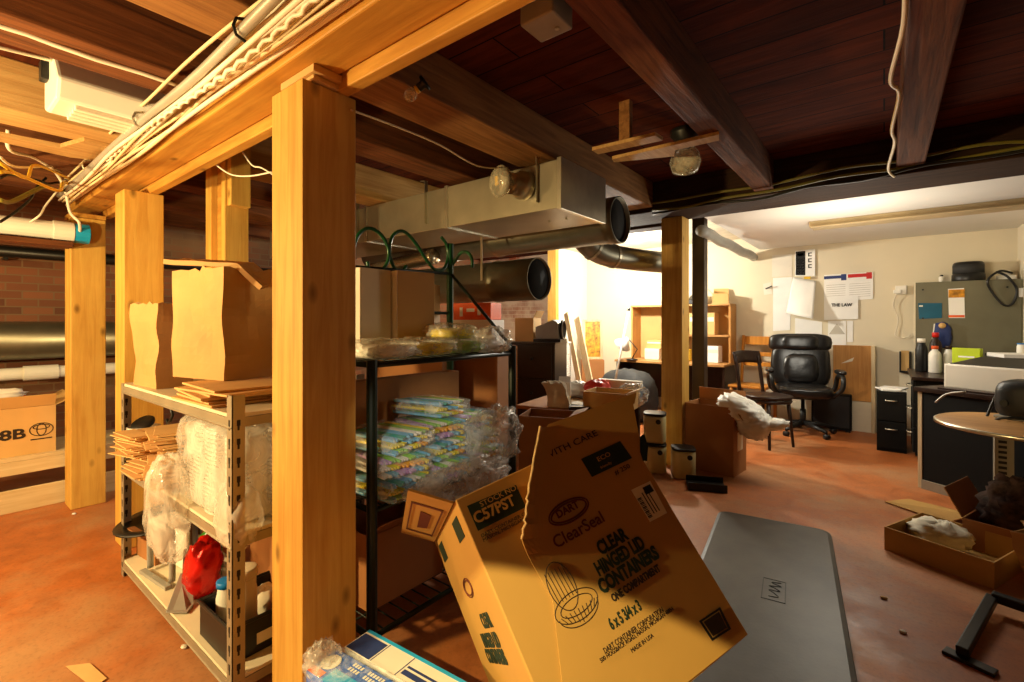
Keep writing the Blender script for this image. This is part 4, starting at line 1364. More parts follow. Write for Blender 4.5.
ptext('MADE IN USA', 632, 653, 0.0125, 'inkline', 0.9, fn=FPo)
# clamshell drawing
mb = MB()
cc = TS(572, 596)
for (dx, dz, a_, b_, r0, r1) in ((0.0, -0.022, 0.060, 0.030, 0, 2 * PI), (0.0, -0.03, 0.055, 0.032, PI, 2 * PI), (-0.012, 0.03, 0.034, 0.055, 0, 2 * PI), (0.0, -0.022, 0.045, 0.018, 0, 2 * PI)):
    mb.tube([cc + Vector((dx + a_ * math.cos(r0 + (r1 - r0) * i / 24), 0, dz + b_ * math.sin(r0 + (r1 - r0) * i / 24))) for i in range(25)], 0.0011, 4)
for k in range(9):
    x = -0.048 + 0.012 * k
    mb.tube([cc + Vector((x, 0, -0.028)), cc + Vector((x * 0.8, 0, -0.058 + abs(x) * 0.3))], 0.0009, 4)
for k in range(6):
    x = -0.036 + 0.010 * k
    mb.tube([cc + Vector((x - 0.004, 0, 0.07)), cc + Vector((x, 0, 0.0))], 0.0009, 4)
mb.build('printed_drawing', 'inkline', t)
# black square mark at the corner
mb = MB()
sq = [TS(699, 621), TS(720, 607), TS(731, 629), TS(712, 641)]
ctr = sum(sq, Vector()) / 4
inn = [ctr + (p - ctr) * 0.82 for p in sq]
for i in range(4):
    mb.slab([sq[i], sq[(i + 1) % 4], inn[(i + 1) % 4], inn[i]], 0.0008)
mb.build('printed_frame', 'inkblack', t)
MB().slab([ctr + (p - ctr) * 0.72 for p in sq], 0.0008).build('printed_square', 'inkline', t)
# shipping label
lab = [TS(631, 490), TS(650, 481), TS(667, 513), TS(650, 522)]
s_ = MB().slab(lab, 0.001).build('shipping_label', 'label', t)
e1, e2, l0 = lab[1] - lab[0], lab[3] - lab[0], lab[0] + Vector((0, -0.0012, 0))
mb = MB()
for k in range(14):
    a_ = 0.30 + 0.045 * k
    wd = 0.018 if k % 3 else 0.032
    mb.slab([l0 + e1 * 0.03 + e2 * a_, l0 + e1 * 0.22 + e2 * a_, l0 + e1 * 0.22 + e2 * (a_ + wd), l0 + e1 * 0.03 + e2 * (a_ + wd)], 0.0005)
for k in range(3):
    a_ = 0.34 + 0.14 * k
    mb.slab([l0 + e1 * a_ + e2 * 0.2, l0 + e1 * (a_ + 0.04) + e2 * 0.2, l0 + e1 * (a_ + 0.04) + e2 * 0.85, l0 + e1 * a_ + e2 * 0.85], 0.0005)
mb.slab([l0 + e1 * 0.5 + e2 * 0.08, l0 + e1 * 0.9 + e2 * 0.08, l0 + e1 * 0.9 + e2 * 0.3, l0 + e1 * 0.5 + e2 * 0.3], 0.0005)
mb.build('printed_code', 'inkblack', s_)
# stock number panel
sp = [FP(467, 506, 0.0015), FP(516, 485, 0.0015), FP(526, 507, 0.0015), FP(478, 531, 0.0015)]
s_ = MB().slab(sp, 0.0008).build('printed_label', 'ink', t)
text('STOCK NO.', 0.019, FP(481, 507, 0.004), FACE_NY, 'card', t, sx=1.1)
text('C57PST', 0.038, FP(476, 524, 0.004), FACE_NY, 'card', t, sx=0.94, bold=0.0010)
text('DART CONTAINER CORP\nMASON, MICHIGAN', 0.012, FP(480, 534, 0.0016), FACE_NY, 'inkline', t, sx=1.1)
# side print
SIDE = (PI / 2, 0, -PI / 2)


def stext(s, px, py, size, mat, sx=1.0, bold=0.0):
    return text(s, size, SP(px, py, 0.0015), SIDE, mat, t, sx=sx, bold=bold)


for (a_, b_) in (((444, 525), (452, 536)), ((452, 517), (461, 530))):
    pass
for cx_, cy_ in ((458, 530), (443, 552)):
    c = SP(cx_, cy_, 0.0014)
    MB().slab([c + Vector((0, dy, dz)) for dy, dz in ((0.05, -0.028), (-0.05, -0.028), (-0.05, 0.028), (0.05, 0.028))], 0.0008).build('printed_label', 'ink', t)
c = SP(468, 588, 0.0014)
mb = MB()
for a_, b_ in ((0.062, 0.026), (0.055, 0.02)):
    mb.tube([c + Vector((0, a_ * math.cos(q_), b_ * math.sin(q_))) for q_ in [2 * PI * i / 30 for i in range(30)]], 0.002, 4, closed=True)
mb.build('printed_emblem', 'inkred', t)
stext('CLEAR', 484, 628, 0.05, 'ink', 0.9, 0.002)
stext('HINGED LID', 485, 647, 0.05, 'ink', 0.86, 0.002)
stext('CONTAINERS', 489, 662, 0.05, 'ink', 0.86, 0.002)

# blue printed packs at the bottom edge
t = thing('carton', 'low brown carton under the blue packs in the foreground', 'carton', (-1.08, 0.845, 0.0), 0.08)
open_carton(t, 0.48, 0.23, 0.235, 'card2')
MB().frm(-0.238, 0.238, -0.113, 0.113, 0.236, 0.241).build('lid', 'card2', t)
t = thing('printed_pack', 'bright blue printed pack in crinkled wrap at the very bottom, beside the front post', 'pack', (-1.08, 0.79, 0.2415), 0.10)
MB().frm(-0.25, 0.25, -0.055, 0.055, 0, 0.045).build('carton', 'packblue', t, bevel=0.004)
MB().frm(-0.18, 0.2, -0.0545, -0.004, 0.0452, 0.0458).build('printed_band', 'packcyan', t)
MB().lathe([(0.0, 0), (0.030, 0), (0.030, 0.0008), (0, 0.0008)], 24, (-0.215, 0.005, 0.0462)).build('printed_mark', 'packwhite', t)
MB().frm(-0.245, -0.19, -0.053, -0.03, 0.0462, 0.047).build('printed_mark', 'orange', t)
mb = MB()
for r_ in range(2):
    x = -0.15
    for wd in (0.05, 0.07, 0.045, 0.06):
        for k in range(int(wd / 0.011)):
            mb.frm(x + k * 0.011, x + k * 0.011 + 0.007, 0.012 + r_ * 0.018, 0.024 + r_ * 0.018, 0.0455, 0.046)
        x += wd + 0.014
mb.build('printed_line', 'packwhite', t)
MB().blob((0.0, 0, 0.026), (0.58, 0.135, 0.075), 14, 0.05, 4, 40, 16, 6, crease=0.12, flat=-0.68).build('wrapper', 'filmthin', t, smooth=True)
MB().blob((-0.25, 0.0, 0.045), (0.10, 0.11, 0.10), 17, 0.25, 4, 24, 16, 2.4, crease=0.45).build('wrapper_knot', 'film', t, smooth=True)
t = thing('printed_pack', 'white and blue printed pack lying behind the bright blue pack', 'pack', (-1.08, 0.905, 0.2415), 0.08)
MB().frm(-0.25, 0.25, -0.048, 0.05, 0, 0.045).build('carton', 'packwhite', t, bevel=0.003)
MB().frm(-0.249, 0.249, 0.038, 0.0498, 0.0452, 0.0458).frm(-0.249, 0.249, 0.0502, 0.051, 0.005, 0.044).build('printed_band', 'packcyan', t)
mb = MB()
MB().frm(-0.245, -0.14, -0.045, 0.03, 0.0452, 0.0458).build('printed_panel', 'navy', t)
MB().frm(-0.02, 0.1, -0.03, -0.012, 0.0452, 0.0458).build('printed_panel', 'navy', t)
MB().frm(-0.02, 0.12, -0.004, 0.004, 0.0452, 0.0458).build('printed_panel', 'navy', t)
mb = MB()
mb.frm(-0.135, -0.132, -0.045, 0.036, 0.0452, 0.0458).frm(-0.03, -0.027, -0.045, 0.036, 0.0452, 0.0458)
mb.build('printed_line', 'navy', t)

# ================================================================== MAT
t = thing('floor_mat', 'grey rubber standing mat on the red floor beside the big carton', 'mat', (-0.455, 2.55, 0.0), 0.13)
mw, ml, rr_ = 0.32, 0.93, 0.07
mb = MB()
out = []
for (cx_, cy_, a0) in ((mw - rr_, ml - rr_, 0), (-mw + rr_, ml - rr_, PI / 2), (-mw + rr_, -ml + rr_, PI), (mw - rr_, -ml + rr_, 1.5 * PI)):
    for k in range(8):
        a = a0 + PI / 2 * k / 7
        out.append((cx_ + rr_ * math.cos(a), cy_ + rr_ * math.sin(a)))
n = len(out)
vs = [(x, y, 0.0) for x, y in out] + [(x * 0.985, y * 0.995, 0.012) for x, y in out] + [(x * 0.93, y * 0.975, 0.017) for x, y in out]
mb.add(vs, [tuple(range(n - 1, -1, -1)), tuple(range(2 * n, 3 * n))] + [(l * n + i, l * n + (i + 1) % n, (l + 1) * n + (i + 1) % n, (l + 1) * n + i) for l in (0, 1) for i in range(n)])
mb.build('rubber', 'rubber', t, smooth=False)
mb = MB()
for (x0, x1, y0, y1) in ((-0.05, 0.05, 0.098, 0.102), (-0.05, 0.05, -0.102, -0.098), (-0.05, -0.046, -0.1, 0.1), (0.046, 0.05, -0.1, 0.1)):
    mb.frm(x0 + 0.04, x1 + 0.04, y0 + 0.0, y1 + 0.0, 0.0171, 0.0186)
loop = smooth_path([(-0.02, -0.07, 0), (0.02, -0.06, 0), (0.0, -0.03, 0), (-0.02, -0.01, 0), (0.025, -0.005, 0), (0.0, 0.02, 0), (-0.02, 0.03, 0), (0.03, 0.045, 0), (0.0, 0.06, 0), (-0.01, 0.07, 0), (0.03, 0.08, 0)], 6)
mb.tube([p + Vector((0.04, 0, 0.018)) for p in loop], 0.0018, 5)
mb.build('embossed_plate', 'rubberline', t)

# ================================================================== MIDDLE: dresser, clutter table, boards, cans
t = thing('dresser', 'dark brown drawer cabinet with round knobs beyond the rack', 'dresser', (-2.62, 3.93, 0), 0.28)
t.location = (-2.80, 3.98, 0)
W2, D2, H2 = 0.25, 0.22, 1.10
MB().frm(-W2, W2, -D2 + 0.012, D2, 0.06, H2 - 0.02).frm(-W2 + 0.02, W2 - 0.02, -D2 + 0.04, D2, 0, 0.06).build('body', 'cabinet', t, bevel=0.003)
MB().frm(-W2 - 0.01, W2 + 0.01, -D2 - 0.008, D2, H2 - 0.019, H2).build('top', 'cabinet', t, bevel=0.003)
for k in range(3):
    z0 = 0.08 + k * 0.335
    d = MB().frm(-W2 + 0.012, W2 - 0.03, -D2, -D2 + 0.011, z0, z0 + 0.325).build('drawer', 'cabinet', t, bevel=0.003)
    MB().lathe([(0.008, 0), (0.008, 0.014), (0.017, 0.02), (0.015, 0.03), (0, 0.033)], 14, (0.02, -D2 - 0.0002, z0 + 0.19), Euler((PI / 2, 0, 0)).to_matrix()).build('knob', 'steel', d, smooth=True)
# on the dresser
t = thing('carton', 'tan carton on the left half of the dresser top', 'carton', (-2.93, 4.00, 1.101), 0.3)
open_carton(t, 0.20, 0.26, 0.24, 'cardtan', flaps=[('r', 0.08, 0.5)])
t = thing('grey_bin', 'grey bin lying on its side on the dresser with a black mouth', 'bin', (-2.68, 4.02, 1.101), 0.3)
mb = MB()
arc = [(-0.11, 0.0)] + [(-0.11 + 0.0, 0.12)] + [(-0.10 + 0.18 * math.sin(a), 0.12 + 0.10 * (1 - math.cos(a)) * 0 + 0.13 * math.sin(a) * 0.6) for a in (0.3, 0.8, 1.2)] + [(0.12, 0.16), (0.13, 0.0)]
k = len(arc)
vs = [(x, y, z + 0.03) for y in (-0.12, 0.12) for x, z in arc]
mb.add(vs, [tuple(range(k - 1, -1, -1)), tuple(range(k, 2 * k))] + [(i, (i + 1) % k, k + (i + 1) % k, k + i) for i in range(k)])
mb.build('shell', 'greyplastic', t, bevel=0.008)
MB().lathe([(0.10, 0), (0.10, 0.02), (0.085, 0.025), (0.08, 0.005), (0, 0.005)], 24, (0.132, 0, 0.12), RX).build('mouth', 'black', t, smooth=True)
MB().frm(-0.13, 0.15, -0.13, 0.13, 0, 0.029).build('tray', 'black', t, bevel=0.004)
# pale leaning boards
for i, (px, top, w_, lab, m, bx) in enumerate([(566, 313, 0.10, 'pale raw board leaning on the partition, left of its twin', 'pale', 0.0), (577, 318, 0.13, 'wider pale raw board leaning on the partition beside the framed picture', 'pale', 0.0)]):
    y0 = 5.75 + 0.12 * i
    pt = P(px, top, y=y0 + 0.25)
    pb = P(px + 20, 380, y=y0 - 0.1)
    pb = Vector((pb.x, pb.y, 0.0))
    pt = pb + (pt - pb)
    o = MB().bar(pb, pt, w_, 0.02, up=(0.3, 1, 0.2)).build('board', m, bevel=0.002)
    tag(o, lab, 'board')
# framed picture
t = thing('framed_picture', 'gold abstract picture in a pale wooden frame leaning on the white wall', 'picture', P(593, 378, y=6.55), 0.0)
t.rotation_euler = (-0.10, 0, 0.62)
t.location.z = 0.722
tt = thing('carton', 'plain carton under the gold abstract picture', 'carton', (t.location.x, t.location.y - 0.02, 0), 0.62)
open_carton(tt, 0.34, 0.2, 0.70, 'card2')
MB().frm(-0.168, 0.168, -0.098, 0.098, 0.701, 0.72).build('lid', 'card2', tt)
MB().frm(-0.15, -0.115, -0.012, 0.012, 0, 0.62).frm(0.115, 0.15, -0.012, 0.012, 0, 0.62).frm(-0.115, 0.115, -0.012, 0.012, 0, 0.035).frm(-0.115, 0.115, -0.012, 0.012, 0.585, 0.62).build('frame', 'pale', t, bevel=0.003)
MB().frm(-0.114, 0.114, 0.0, 0.006, 0.036, 0.584).build('print', 'gold', t)
# white wire drawers
t = thing('wire_drawers', 'narrow white wire drawer tower right of the dark dresser', 'drawers', P(562, 400, y=4.6), 0.3)
t.location.z = 0
mb = MB()
for x in (-0.06, 0.06):
    for y in (-0.15, 0.15):
        mb.frm(x - 0.006, x + 0.006, y - 0.006, y + 0.006, 0, 1.05)
mb.build('frame', 'white', t)
for k in range(7):
    mb = MB()
    z = 0.08 + k * 0.14
    for j in range(4):
        mb.tube([(-0.058, -0.152, z + 0.025 * j), (0.058, -0.152, z + 0.025 * j), (0.058, 0.15, z + 0.025 * j), (-0.058, 0.15, z + 0.025 * j)], 0.004, 4, closed=True)
    for j in range(5):
        mb.tube([(-0.05 + 0.025 * j, -0.152, z + 0.075), (-0.05 + 0.025 * j, -0.152, z), (-0.05 + 0.025 * j, 0.15, z)], 0.0025, 4)
    mb.build('basket', 'white', t)
MB().frm(-0.07, 0.07, -0.16, 0.16, 1.051, 1.07).build('top', 'white', t, bevel=0.004)

# back desk with shelf hutch
t = thing('desk_hutch', 'tan wooden desk with open shelf hutch behind the middle post', 'desk', (-2.31, 6.7, 0))
X0, X1 = -0.69, 0.71
MB().frm(X0 - 0.12, X1, -0.30, 0.33, 0.72, 0.75).build('desktop', 'woodtan', t, bevel=0.004)
for x in (X0 - 0.1, X1 - 0.03):
    MB().frm(x, x + 0.03, -0.27, 0.32, 0, 0.7195).build('side_panel', 'wooddark', t)
MB().frm(X0 - 0.07, X1 - 0.03, 0.1, 0.115, 0.2, 0.7195).build('modesty_panel', 'wooddark', t)
for x in (X0, 0.0, X1 - 0.025):
    MB().frm(x, x + 0.025, 0.02, 0.33, 0.7505, 1.52).build('upright', 'woodtanz', t, bevel=0.002)
for z in (1.1, 1.521):
    MB().frm(X0 if z > 1.2 else X0 + 0.6455, X1 if z > 1.2 else X1 - 0.0255, 0.0, 0.33, z, z + 0.025).build('shelf', 'woodtan', t, bevel=0.002)
MB().frm(X0 + 0.026, X1 - 0.026, 0.318, 0.33, 0.7505, 1.52).build('back_panel', 'cardtan', t)
for nm, lab, mat_, c_, d_ in [('flat_box', 'white box in the left bay of the tan desk hutch', 'paper2', (-2.68, 6.80, 0.7505), (0.22, 0.16, 0.16)),
                          ('flat_box', 'pale tan box in the left bay of the tan desk hutch', 'cardtan', (-2.76, 6.86, 0.913), (0.22, 0.14, 0.12)),
                          ('flat_box', 'tan box in the upper right bay of the hutch', 'cardtan', (-1.98, 6.85, 1.1255), (0.34, 0.2, 0.30)),
                          ('flat_box', 'white box in the lower right bay of the hutch', 'paper', (-1.88, 6.80, 0.7505), (0.26, 0.2, 0.22)),
                          ('flat_box', 'yellow tub in the lower right bay of the hutch', 'cableyel', (-2.18, 6.78, 0.7505), (0.08, 0.1, 0.16))]:
    if 'left bay' in lab and c_[2] > 0.8:
        c_ = (-2.66, 6.82, 0.911)
    t2 = thing(nm, lab, 'box', c_)
    MB().frm(-d_[0] / 2, d_[0] / 2, -d_[1] / 2, d_[1] / 2, 0, d_[2]).build('carton', mat_, t2, bevel=0.005)
    MB().frm(-d_[0] / 2 + 0.01, d_[0] / 2 - 0.01, -d_[1] / 2 - 0.0015, -d_[1] / 2 - 0.0003, d_[2] * 0.6, d_[2] * 0.8).build('label', 'paper2', t2)
t = thing('label_printer', 'dark machine on top of the tan desk hutch', 'machine', (-2.02, 6.86, 1.5465))
MB().frm(-0.17, 0.05, -0.1, 0.1, 0, 0.07).build('base', 'black', t, bevel=0.01)
MB().slab([(-0.16, -0.09, 0.071), (0.04, -0.09, 0.071), (0.04, 0.09, 0.14), (-0.16, 0.09, 0.14)], 0.012).build('lid', 'steel', t)
t = thing('carton', 'small open tan carton on the right end of the hutch top', 'carton', (-1.76, 6.86, 1.5465), 0.2)
open_carton(t, 0.2, 0.18, 0.14, 'cardtan', flaps=[('l', 0.08, 0.7), ('b', 0.08, 0.3)])
# white pole
o = MB().tube([P(613, 392, y=5.2), P(629, 309, y=5.5)], 0.014, 10).build('pole', 'white', smooth=True)
pz = P(613, 392, y=5.2)
bpy.data.objects.remove(o)
t = thing('broom', 'white broom pole leaning diagonally before the tan desk', 'broom', (0, 0, 0))
pa, pb_ = P(613, 392, y=5.2), P(629, 309, y=5.6)
dirv = (pb_ - pa)
foot = pa - dirv * (pa.z / dirv.z)
t.location = foot
MB().tube([Vector((0, 0, 0)) + dirv.normalized() * 0.12, pb_ - foot], 0.013, 10).build('pole', 'white', t, smooth=True)
MB().tube([pb_ - foot - dirv.normalized() * 0.03, pb_ - foot + dirv.normalized() * 0.012], 0.016, 10).build('grip', 'black', t, smooth=True)
MB().frm(-0.15, 0.15, -0.03, 0.03, 0.0, 0.14).build('head', 'blue', t, bevel=0.01)
# clip lamp / dark dome / trash bag
t = thing('desk_lamp', 'desk lamp with a white shade leaning over the tan desk', 'lamp', P(632, 362, y=6.42), 0)
t.location.z = 0.751
MB().lathe([(0.08, 0), (0.08, 0.015), (0.02, 0.025), (0, 0.025)], 20).build('base', 'black', t, smooth=True)
MB().tube([(0, 0, 0.02), (0.08, 0, 0.16), (-0.03, -0.04, 0.30)], 0.008, 8).build('arm', 'black', t, smooth=True)
MB().lathe([(0.03, 0.02), (0.05, -0.03), (0.13, -0.12), (0.128, -0.121), (0.045, -0.035), (0.0, -0.03)], 24, (-0.06, -0.05, 0.30), Euler((0.2, 0.75, 0)).to_matrix()).build('shade', 'paper', t, smooth=True)
o = MB().blob((P(628, 372, y=5.9).x, 5.9, 0.33), (0.80, 0.5, 0.74), 12, 0.06, 2.2, 32, 22, 2.6, crease=0.12, flat=-0.84).build('trash_bag', 'darkgrey', smooth=True)
o.location.z = 0
tag(o, 'dark grey stuffed bag slumped in front of the tan desk', 'bag')

# clutter table
t = thing('work_table', 'low brown table buried in clutter behind the big carton', 'table', (-1.95, 3.45, 0), 0.15)
MB().frm(-0.45, 0.40, -0.36, 0.36, 0.60, 0.63).build('tabletop', 'card2', t, bevel=0.004)
for x, y in ((-0.4, -0.3), (0.35, -0.3), (-0.4, 0.3), (0.35, 0.3)):
    MB().frm(x - 0.025, x + 0.025, y - 0.025, y + 0.025, 0, 0.5995).build('leg', 'wooddark', t)
t = thing('carton', 'tan open carton on the clutter table, its right end lit', 'carton', (-1.66, 3.34, 0.631), 0.12)
open_carton(t, 0.34, 0.28, 0.14, 'cardtan', flaps=[('r', 0.06, 1.2)])
sc_ = [
    ('plastic_bag', 'red plastic bag on the clutter table', 'bag', 'redbag', (-1.92, 3.62, 0.80), (0.24, 0.18, 0.2), 16, 0),
    ('plastic_bag', 'crumpled white bag beside the red bag on the clutter table', 'bag', 'bagwhite', (-2.13, 3.66, 0.76), (0.2, 0.16, 0.16), 18, 0),
    ('plastic_bag', 'crinkled clear bag on the clutter table by the post', 'bag', 'film', (-1.62, 3.68, 0.78), (0.26, 0.16, 0.18), 19, 0),
]
for nm, lab, cat, m, c_, d_, sd, _ in sc_:
    zb = 0.632
    o = MB().blob((c_[0], c_[1], zb + d_[2] * 0.42), d_, sd, 0.16, 2.6, 26, 18, 2.6, crease=0.3, flat=-0.8).build(nm, m, smooth=True)
    o.location.z = zb + 0.001
    tag(o, lab, cat)
for nm, lab, m, c_, d_, rz in [
    ('cardboard_sheet', 'brown cardboard sheet flat on the clutter table', 'card', (-2.03, 3.40, 0.6315), (0.36, 0.3, 0.012), 0.4),
    ('cardboard_sheet', 'small pale card on the brown sheet of the clutter table', 'paper2', (-1.90, 3.28, 0.6445), (0.18, 0.12, 0.01), -0.3),
    ('black_tray', 'black tray lying on the clutter table', 'black', (-1.83, 3.16, 0.6315), (0.16, 0.11, 0.025), 0.5),
]:
    t2 = thing(nm, lab, 'tray' if 'tray' in nm else 'card', c_, rz)
    mb = MB()
    mb.frm(-d_[0] / 2, d_[0] / 2, -d_[1] / 2, d_[1] / 2, 0, d_[2])
    mb.build('sheet' if 'sheet' in nm else 'pan', m, t2, bevel=0.003)
    if 'tray' in nm:
        MB().tube([(-0.07, -0.045, 0.027), (0.07, -0.045, 0.027), (0.07, 0.045, 0.027), (-0.07, 0.045, 0.027)], 0.005, 6, closed=True).build('rim', 'strap', t2)
kraft_bag('paper_sack', 'wrinkled white paper sack at the left of the clutter table', 0.17, 0.12, 0.19, (-2.02, 3.18, 0.632), 0.4, 13.0, lean=-0.05, mat='paper2')
t = thing('milk_carton', 'small white carton with a blue edge tipped on the clutter table', 'carton', (-2.16, 3.48, 0.632), rot=(0.0, 0.0, 0.5))
MB().frm(-0.05, 0.05, -0.05, 0.05, 0, 0.15).slab([(-0.05, -0.05, 0.151), (0.05, -0.05, 0.151), (0.05, 0.0, 0.2), (-0.05, 0.0, 0.2)], 0.004).slab([(0.05, 0.05, 0.151), (-0.05, 0.05, 0.151), (-0.05, 0.0, 0.2), (0.05, 0.0, 0.2)], 0.004).build('body', 'paper', t)
MB().frm(-0.0515, -0.0503, -0.05, 0.05, 0.0, 0.15).build('printed_edge', 'blue', t)
t = thing('white_box', 'long white box at the back of the clutter table by the post', 'box', (-1.80, 3.76, 0.6315), 0.1)
MB().frm(-0.17, 0.2, -0.03, 0.05, 0, 0.17).build('carton', 'paper2', t, bevel=0.004)
MB().frm(0.2005, 0.202, -0.02, 0.04, 0.02, 0.12).build('label', 'cyan', t)

# dim open carton in front of the dresser
t = thing('carton', 'dim open carton standing by the far leg of the rack', 'carton', (-1.62, 2.42, 0.0), 0.35)
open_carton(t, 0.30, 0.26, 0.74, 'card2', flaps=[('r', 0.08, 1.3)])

# pale cans
can_specs = [((-1.575, 4.02, 0.0), 0.1, 'pale square can at the bottom of the stack left of the middle post'),
             ((-1.575, 4.02, 0.262), -0.05, 'pale square can stacked on another left of the middle post'),
             ((-1.33, 4.02, 0.0), 0.15, 'pale square can with a metal lid standing alone before the middle post')]


def can():
    t = thing('square_can', '', 'can')
    MB().lathe([(0.085, 0.0), (0.093, 0.012), (0.093, 0.215), (0.086, 0.228)], 28, sq=4.0).build('body', 'jug', t, smooth=True)
    MB().lathe([(0.088, 0.229), (0.095, 0.232), (0.095, 0.248), (0.088, 0.25), (0, 0.247)], 28, sq=4.0).build('lid', 'steel', t, smooth=True)
    MB().lathe([(0.0, 0.0), (0.021, 0.0), (0.021, 0.006), (0, 0.006)], 18, (0.035, -0.0935, 0.185), Euler((PI / 2, 0, 0)).to_matrix()).build('round_hole', 'black', t)
    return t


c0 = can()
for i, (lc, rz, lab) in enumerate(can_specs):
    o = c0 if i == 0 else dup(c0)
    o.location = lc
    o.rotation_euler = (0, 0, rz + 0.35)
    o['label'] = lab
    o['group'] = 'pale square cans by the middle post'
t = thing('black_crate', 'flat black tray on the floor before the lone can', 'tray', (-1.10, 3.86, 0), 0.4)
MB().frm(-0.14, 0.14, -0.1, 0.1, 0, 0.02).frm(-0.14, 0.14, -0.1, -0.092, 0.0201, 0.06).frm(-0.14, 0.14, 0.092, 0.1, 0.0201, 0.06).build('pan', 'black', t)

# open carton with white bag
t = thing('carton', 'brown open carton right of the middle post with a white bag over its edge', 'carton', (-1.18, 4.42, 0.0), -0.12)
open_carton(t, 0.42, 0.30, 0.58, 'card2', flaps=[('b', 0.11, -0.05), ('r', 0.12, 2.5)])
MB().frm(0.2105, 0.212, -0.06, 0.06, 0.2, 0.36).build('label', 'label', t)
t = thing('plastic_bag', 'white plastic bag spilling over the edge of the open carton', 'bag', (-0.95, 4.36, 0.47), -0.1)
mb = MB()
mb.blob((0.02, 0.0, 0.03), (0.42, 0.30, 0.20), 9, 0.10, 3.4, 40, 26, 2.6, crease=0.30, R=Euler((0.1, 0.45, 0)).to_matrix())
mb.blob((0.12, -0.02, -0.07), (0.26, 0.26, 0.26), 12, 0.12, 3.2, 36, 24, 2.5, crease=0.30, R=Euler((0, 0.3, 0)).to_matrix())
mb.blob((0.26, 0.02, -0.06), (0.22, 0.18, 0.10), 10, 0.2, 3.0, 28, 16, 2.0, crease=0.3, R=Euler((0, -0.25, 0.2)).to_matrix())
mb.build('film', 'bagwhite', t, smooth=True)
t.location = (-0.97, 4.38, 0.52)

# ================================================================== CHAIRS
# black office chair
t = thing('office_chair', 'black leather high-back office chair facing the room', 'chair', (-0.75, 6.47, 0), 0.25)
base = MB()
for k in range(5):
    a = 2 * PI * k / 5 + 0.3
    base.tube([(0.03 * math.cos(a), 0.03 * math.sin(a), 0.12), (0.2 * math.cos(a), 0.2 * math.sin(a), 0.10), (0.33 * math.cos(a), 0.33 * math.sin(a), 0.075)], [0.032, 0.026, 0.018], 8)
b_ = base.build('star_base', 'black', t, smooth=True)
for k in range(5):
    a = 2 * PI * k / 5 + 0.3
    MB().lathe([(0.012, -0.028), (0.03, -0.024), (0.03, 0.024), (0.012, 0.028)], 14, (0.33 * math.cos(a), 0.33 * math.sin(a), 0.03), Euler((PI / 2, 0, a)).to_matrix()).build('caster', 'black', b_, smooth=True)
MB().lathe([(0.03, 0.1), (0.03, 0.28), (0.02, 0.281), (0.02, 0.41)], 14).build('gas_column', 'steel', t, smooth=True)
MB().frm(-0.14, 0.14, -0.12, 0.14, 0.405, 0.435).build('mechanism', 'steel', t, bevel=0.006)
MB().blob((0, -0.03, 0.50), (0.56, 0.56, 0.14), 3, 0.03, 2.5, 36, 18, 4.5, crease=0.04).build('seat', 'leather', t, smooth=True)
mb = MB()
Rb = Euler((-0.16, 0, 0)).to_matrix()
mb.blob((0, 0.23, 0.77), (0.62, 0.15, 0.52), 5, 0.03, 2.5, 36, 20, 4.5, R=Rb)
mb.blob((0, 0.175, 0.74), (0.38, 0.12, 0.36), 6, 0.05, 4.0, 32, 18, 3.6, R=Rb, crease=0.08)
bk = mb.build('backrest', 'leather', t, smooth=True)
MB().blob((0, 0.272, 1.045), (0.66, 0.16, 0.22), 7, 0.03, 2.5, 36, 18, 4.2, R=Rb).blob((0, 0.232, 1.045), (0.40, 0.13, 0.19), 8, 0.03, 2.5, 28, 16, 4.0, R=Rb).build('headrest', 'leather', t, smooth=True)
for sx in (-1, 1):
    ar = MB().tube(smooth_path([(sx * 0.25, 0.10, 0.45), (sx * 0.33, 0.10, 0.52), (sx * 0.35, 0.05, 0.66), (sx * 0.35, -0.12, 0.70), (sx * 0.345, -0.26, 0.68), (sx * 0.33, -0.28, 0.56), (sx * 0.26, -0.2, 0.46)], 5), 0.024, 10).build('armrest', 'black', t, smooth=True)
    MB().blob((sx * 0.35, -0.10, 0.735), (0.085, 0.30, 0.05), 4, 0.02, 2.5, 20, 12, 4).build('arm_pad', 'leather', ar, smooth=True)

# dark bentwood chair
t = thing('bentwood_chair', 'dark wooden chair with a round seat turned sideways', 'chair', (-1.02, 5.75, 0), 0)
t.rotation_euler = (0, 0, math.radians(60))
t.location = P(768, 445, z=0)
SZ = 0.50
MB().lathe([(0, 0), (0.215, 0), (0.232, 0.012), (0.232, 0.03), (0.21, 0.036), (0.0, 0.028)], 32, (0, 0, SZ)).build('seat', 'wooddark', t, smooth=True)
MB().tube([(0.205 * math.cos(2 * PI * k / 28), 0.205 * math.sin(2 * PI * k / 28), SZ - 0.022) for k in range(28)], 0.02, 6, closed=True).build('seat_ring', 'wooddark', t, smooth=True)
for sx in (-1, 1):
    MB().tube([(sx * 0.17, -0.16, 0.0), (sx * 0.155, -0.14, 0.26), (sx * 0.14, -0.12, SZ - 0.003)], [0.014, 0.018, 0.021], 10).build('leg', 'wooddark', t, smooth=True)
for sx in (-1, 1):
    MB().tube(smooth_path([(sx * 0.18, 0.27, 0.0), (sx * 0.17, 0.215, 0.28), (sx * 0.17, 0.205, 0.5), (sx * 0.17, 0.24, 0.75), (sx * 0.165, 0.27, 0.93)], 4), 0.019, 10).build('rear_leg', 'wooddark', t, smooth=True)
mb = MB()
mb.sheet(lambda u, v: Vector((-0.195 + 0.39 * u, 0.245 + 0.05 * math.sin(PI * u) + 0.03 * v, 0.84 + 0.13 * v + 0.012 * math.sin(PI * u))), 12, 4)
mb.build('crest_rail', 'wooddark', t, smooth=True, solid=0.018)
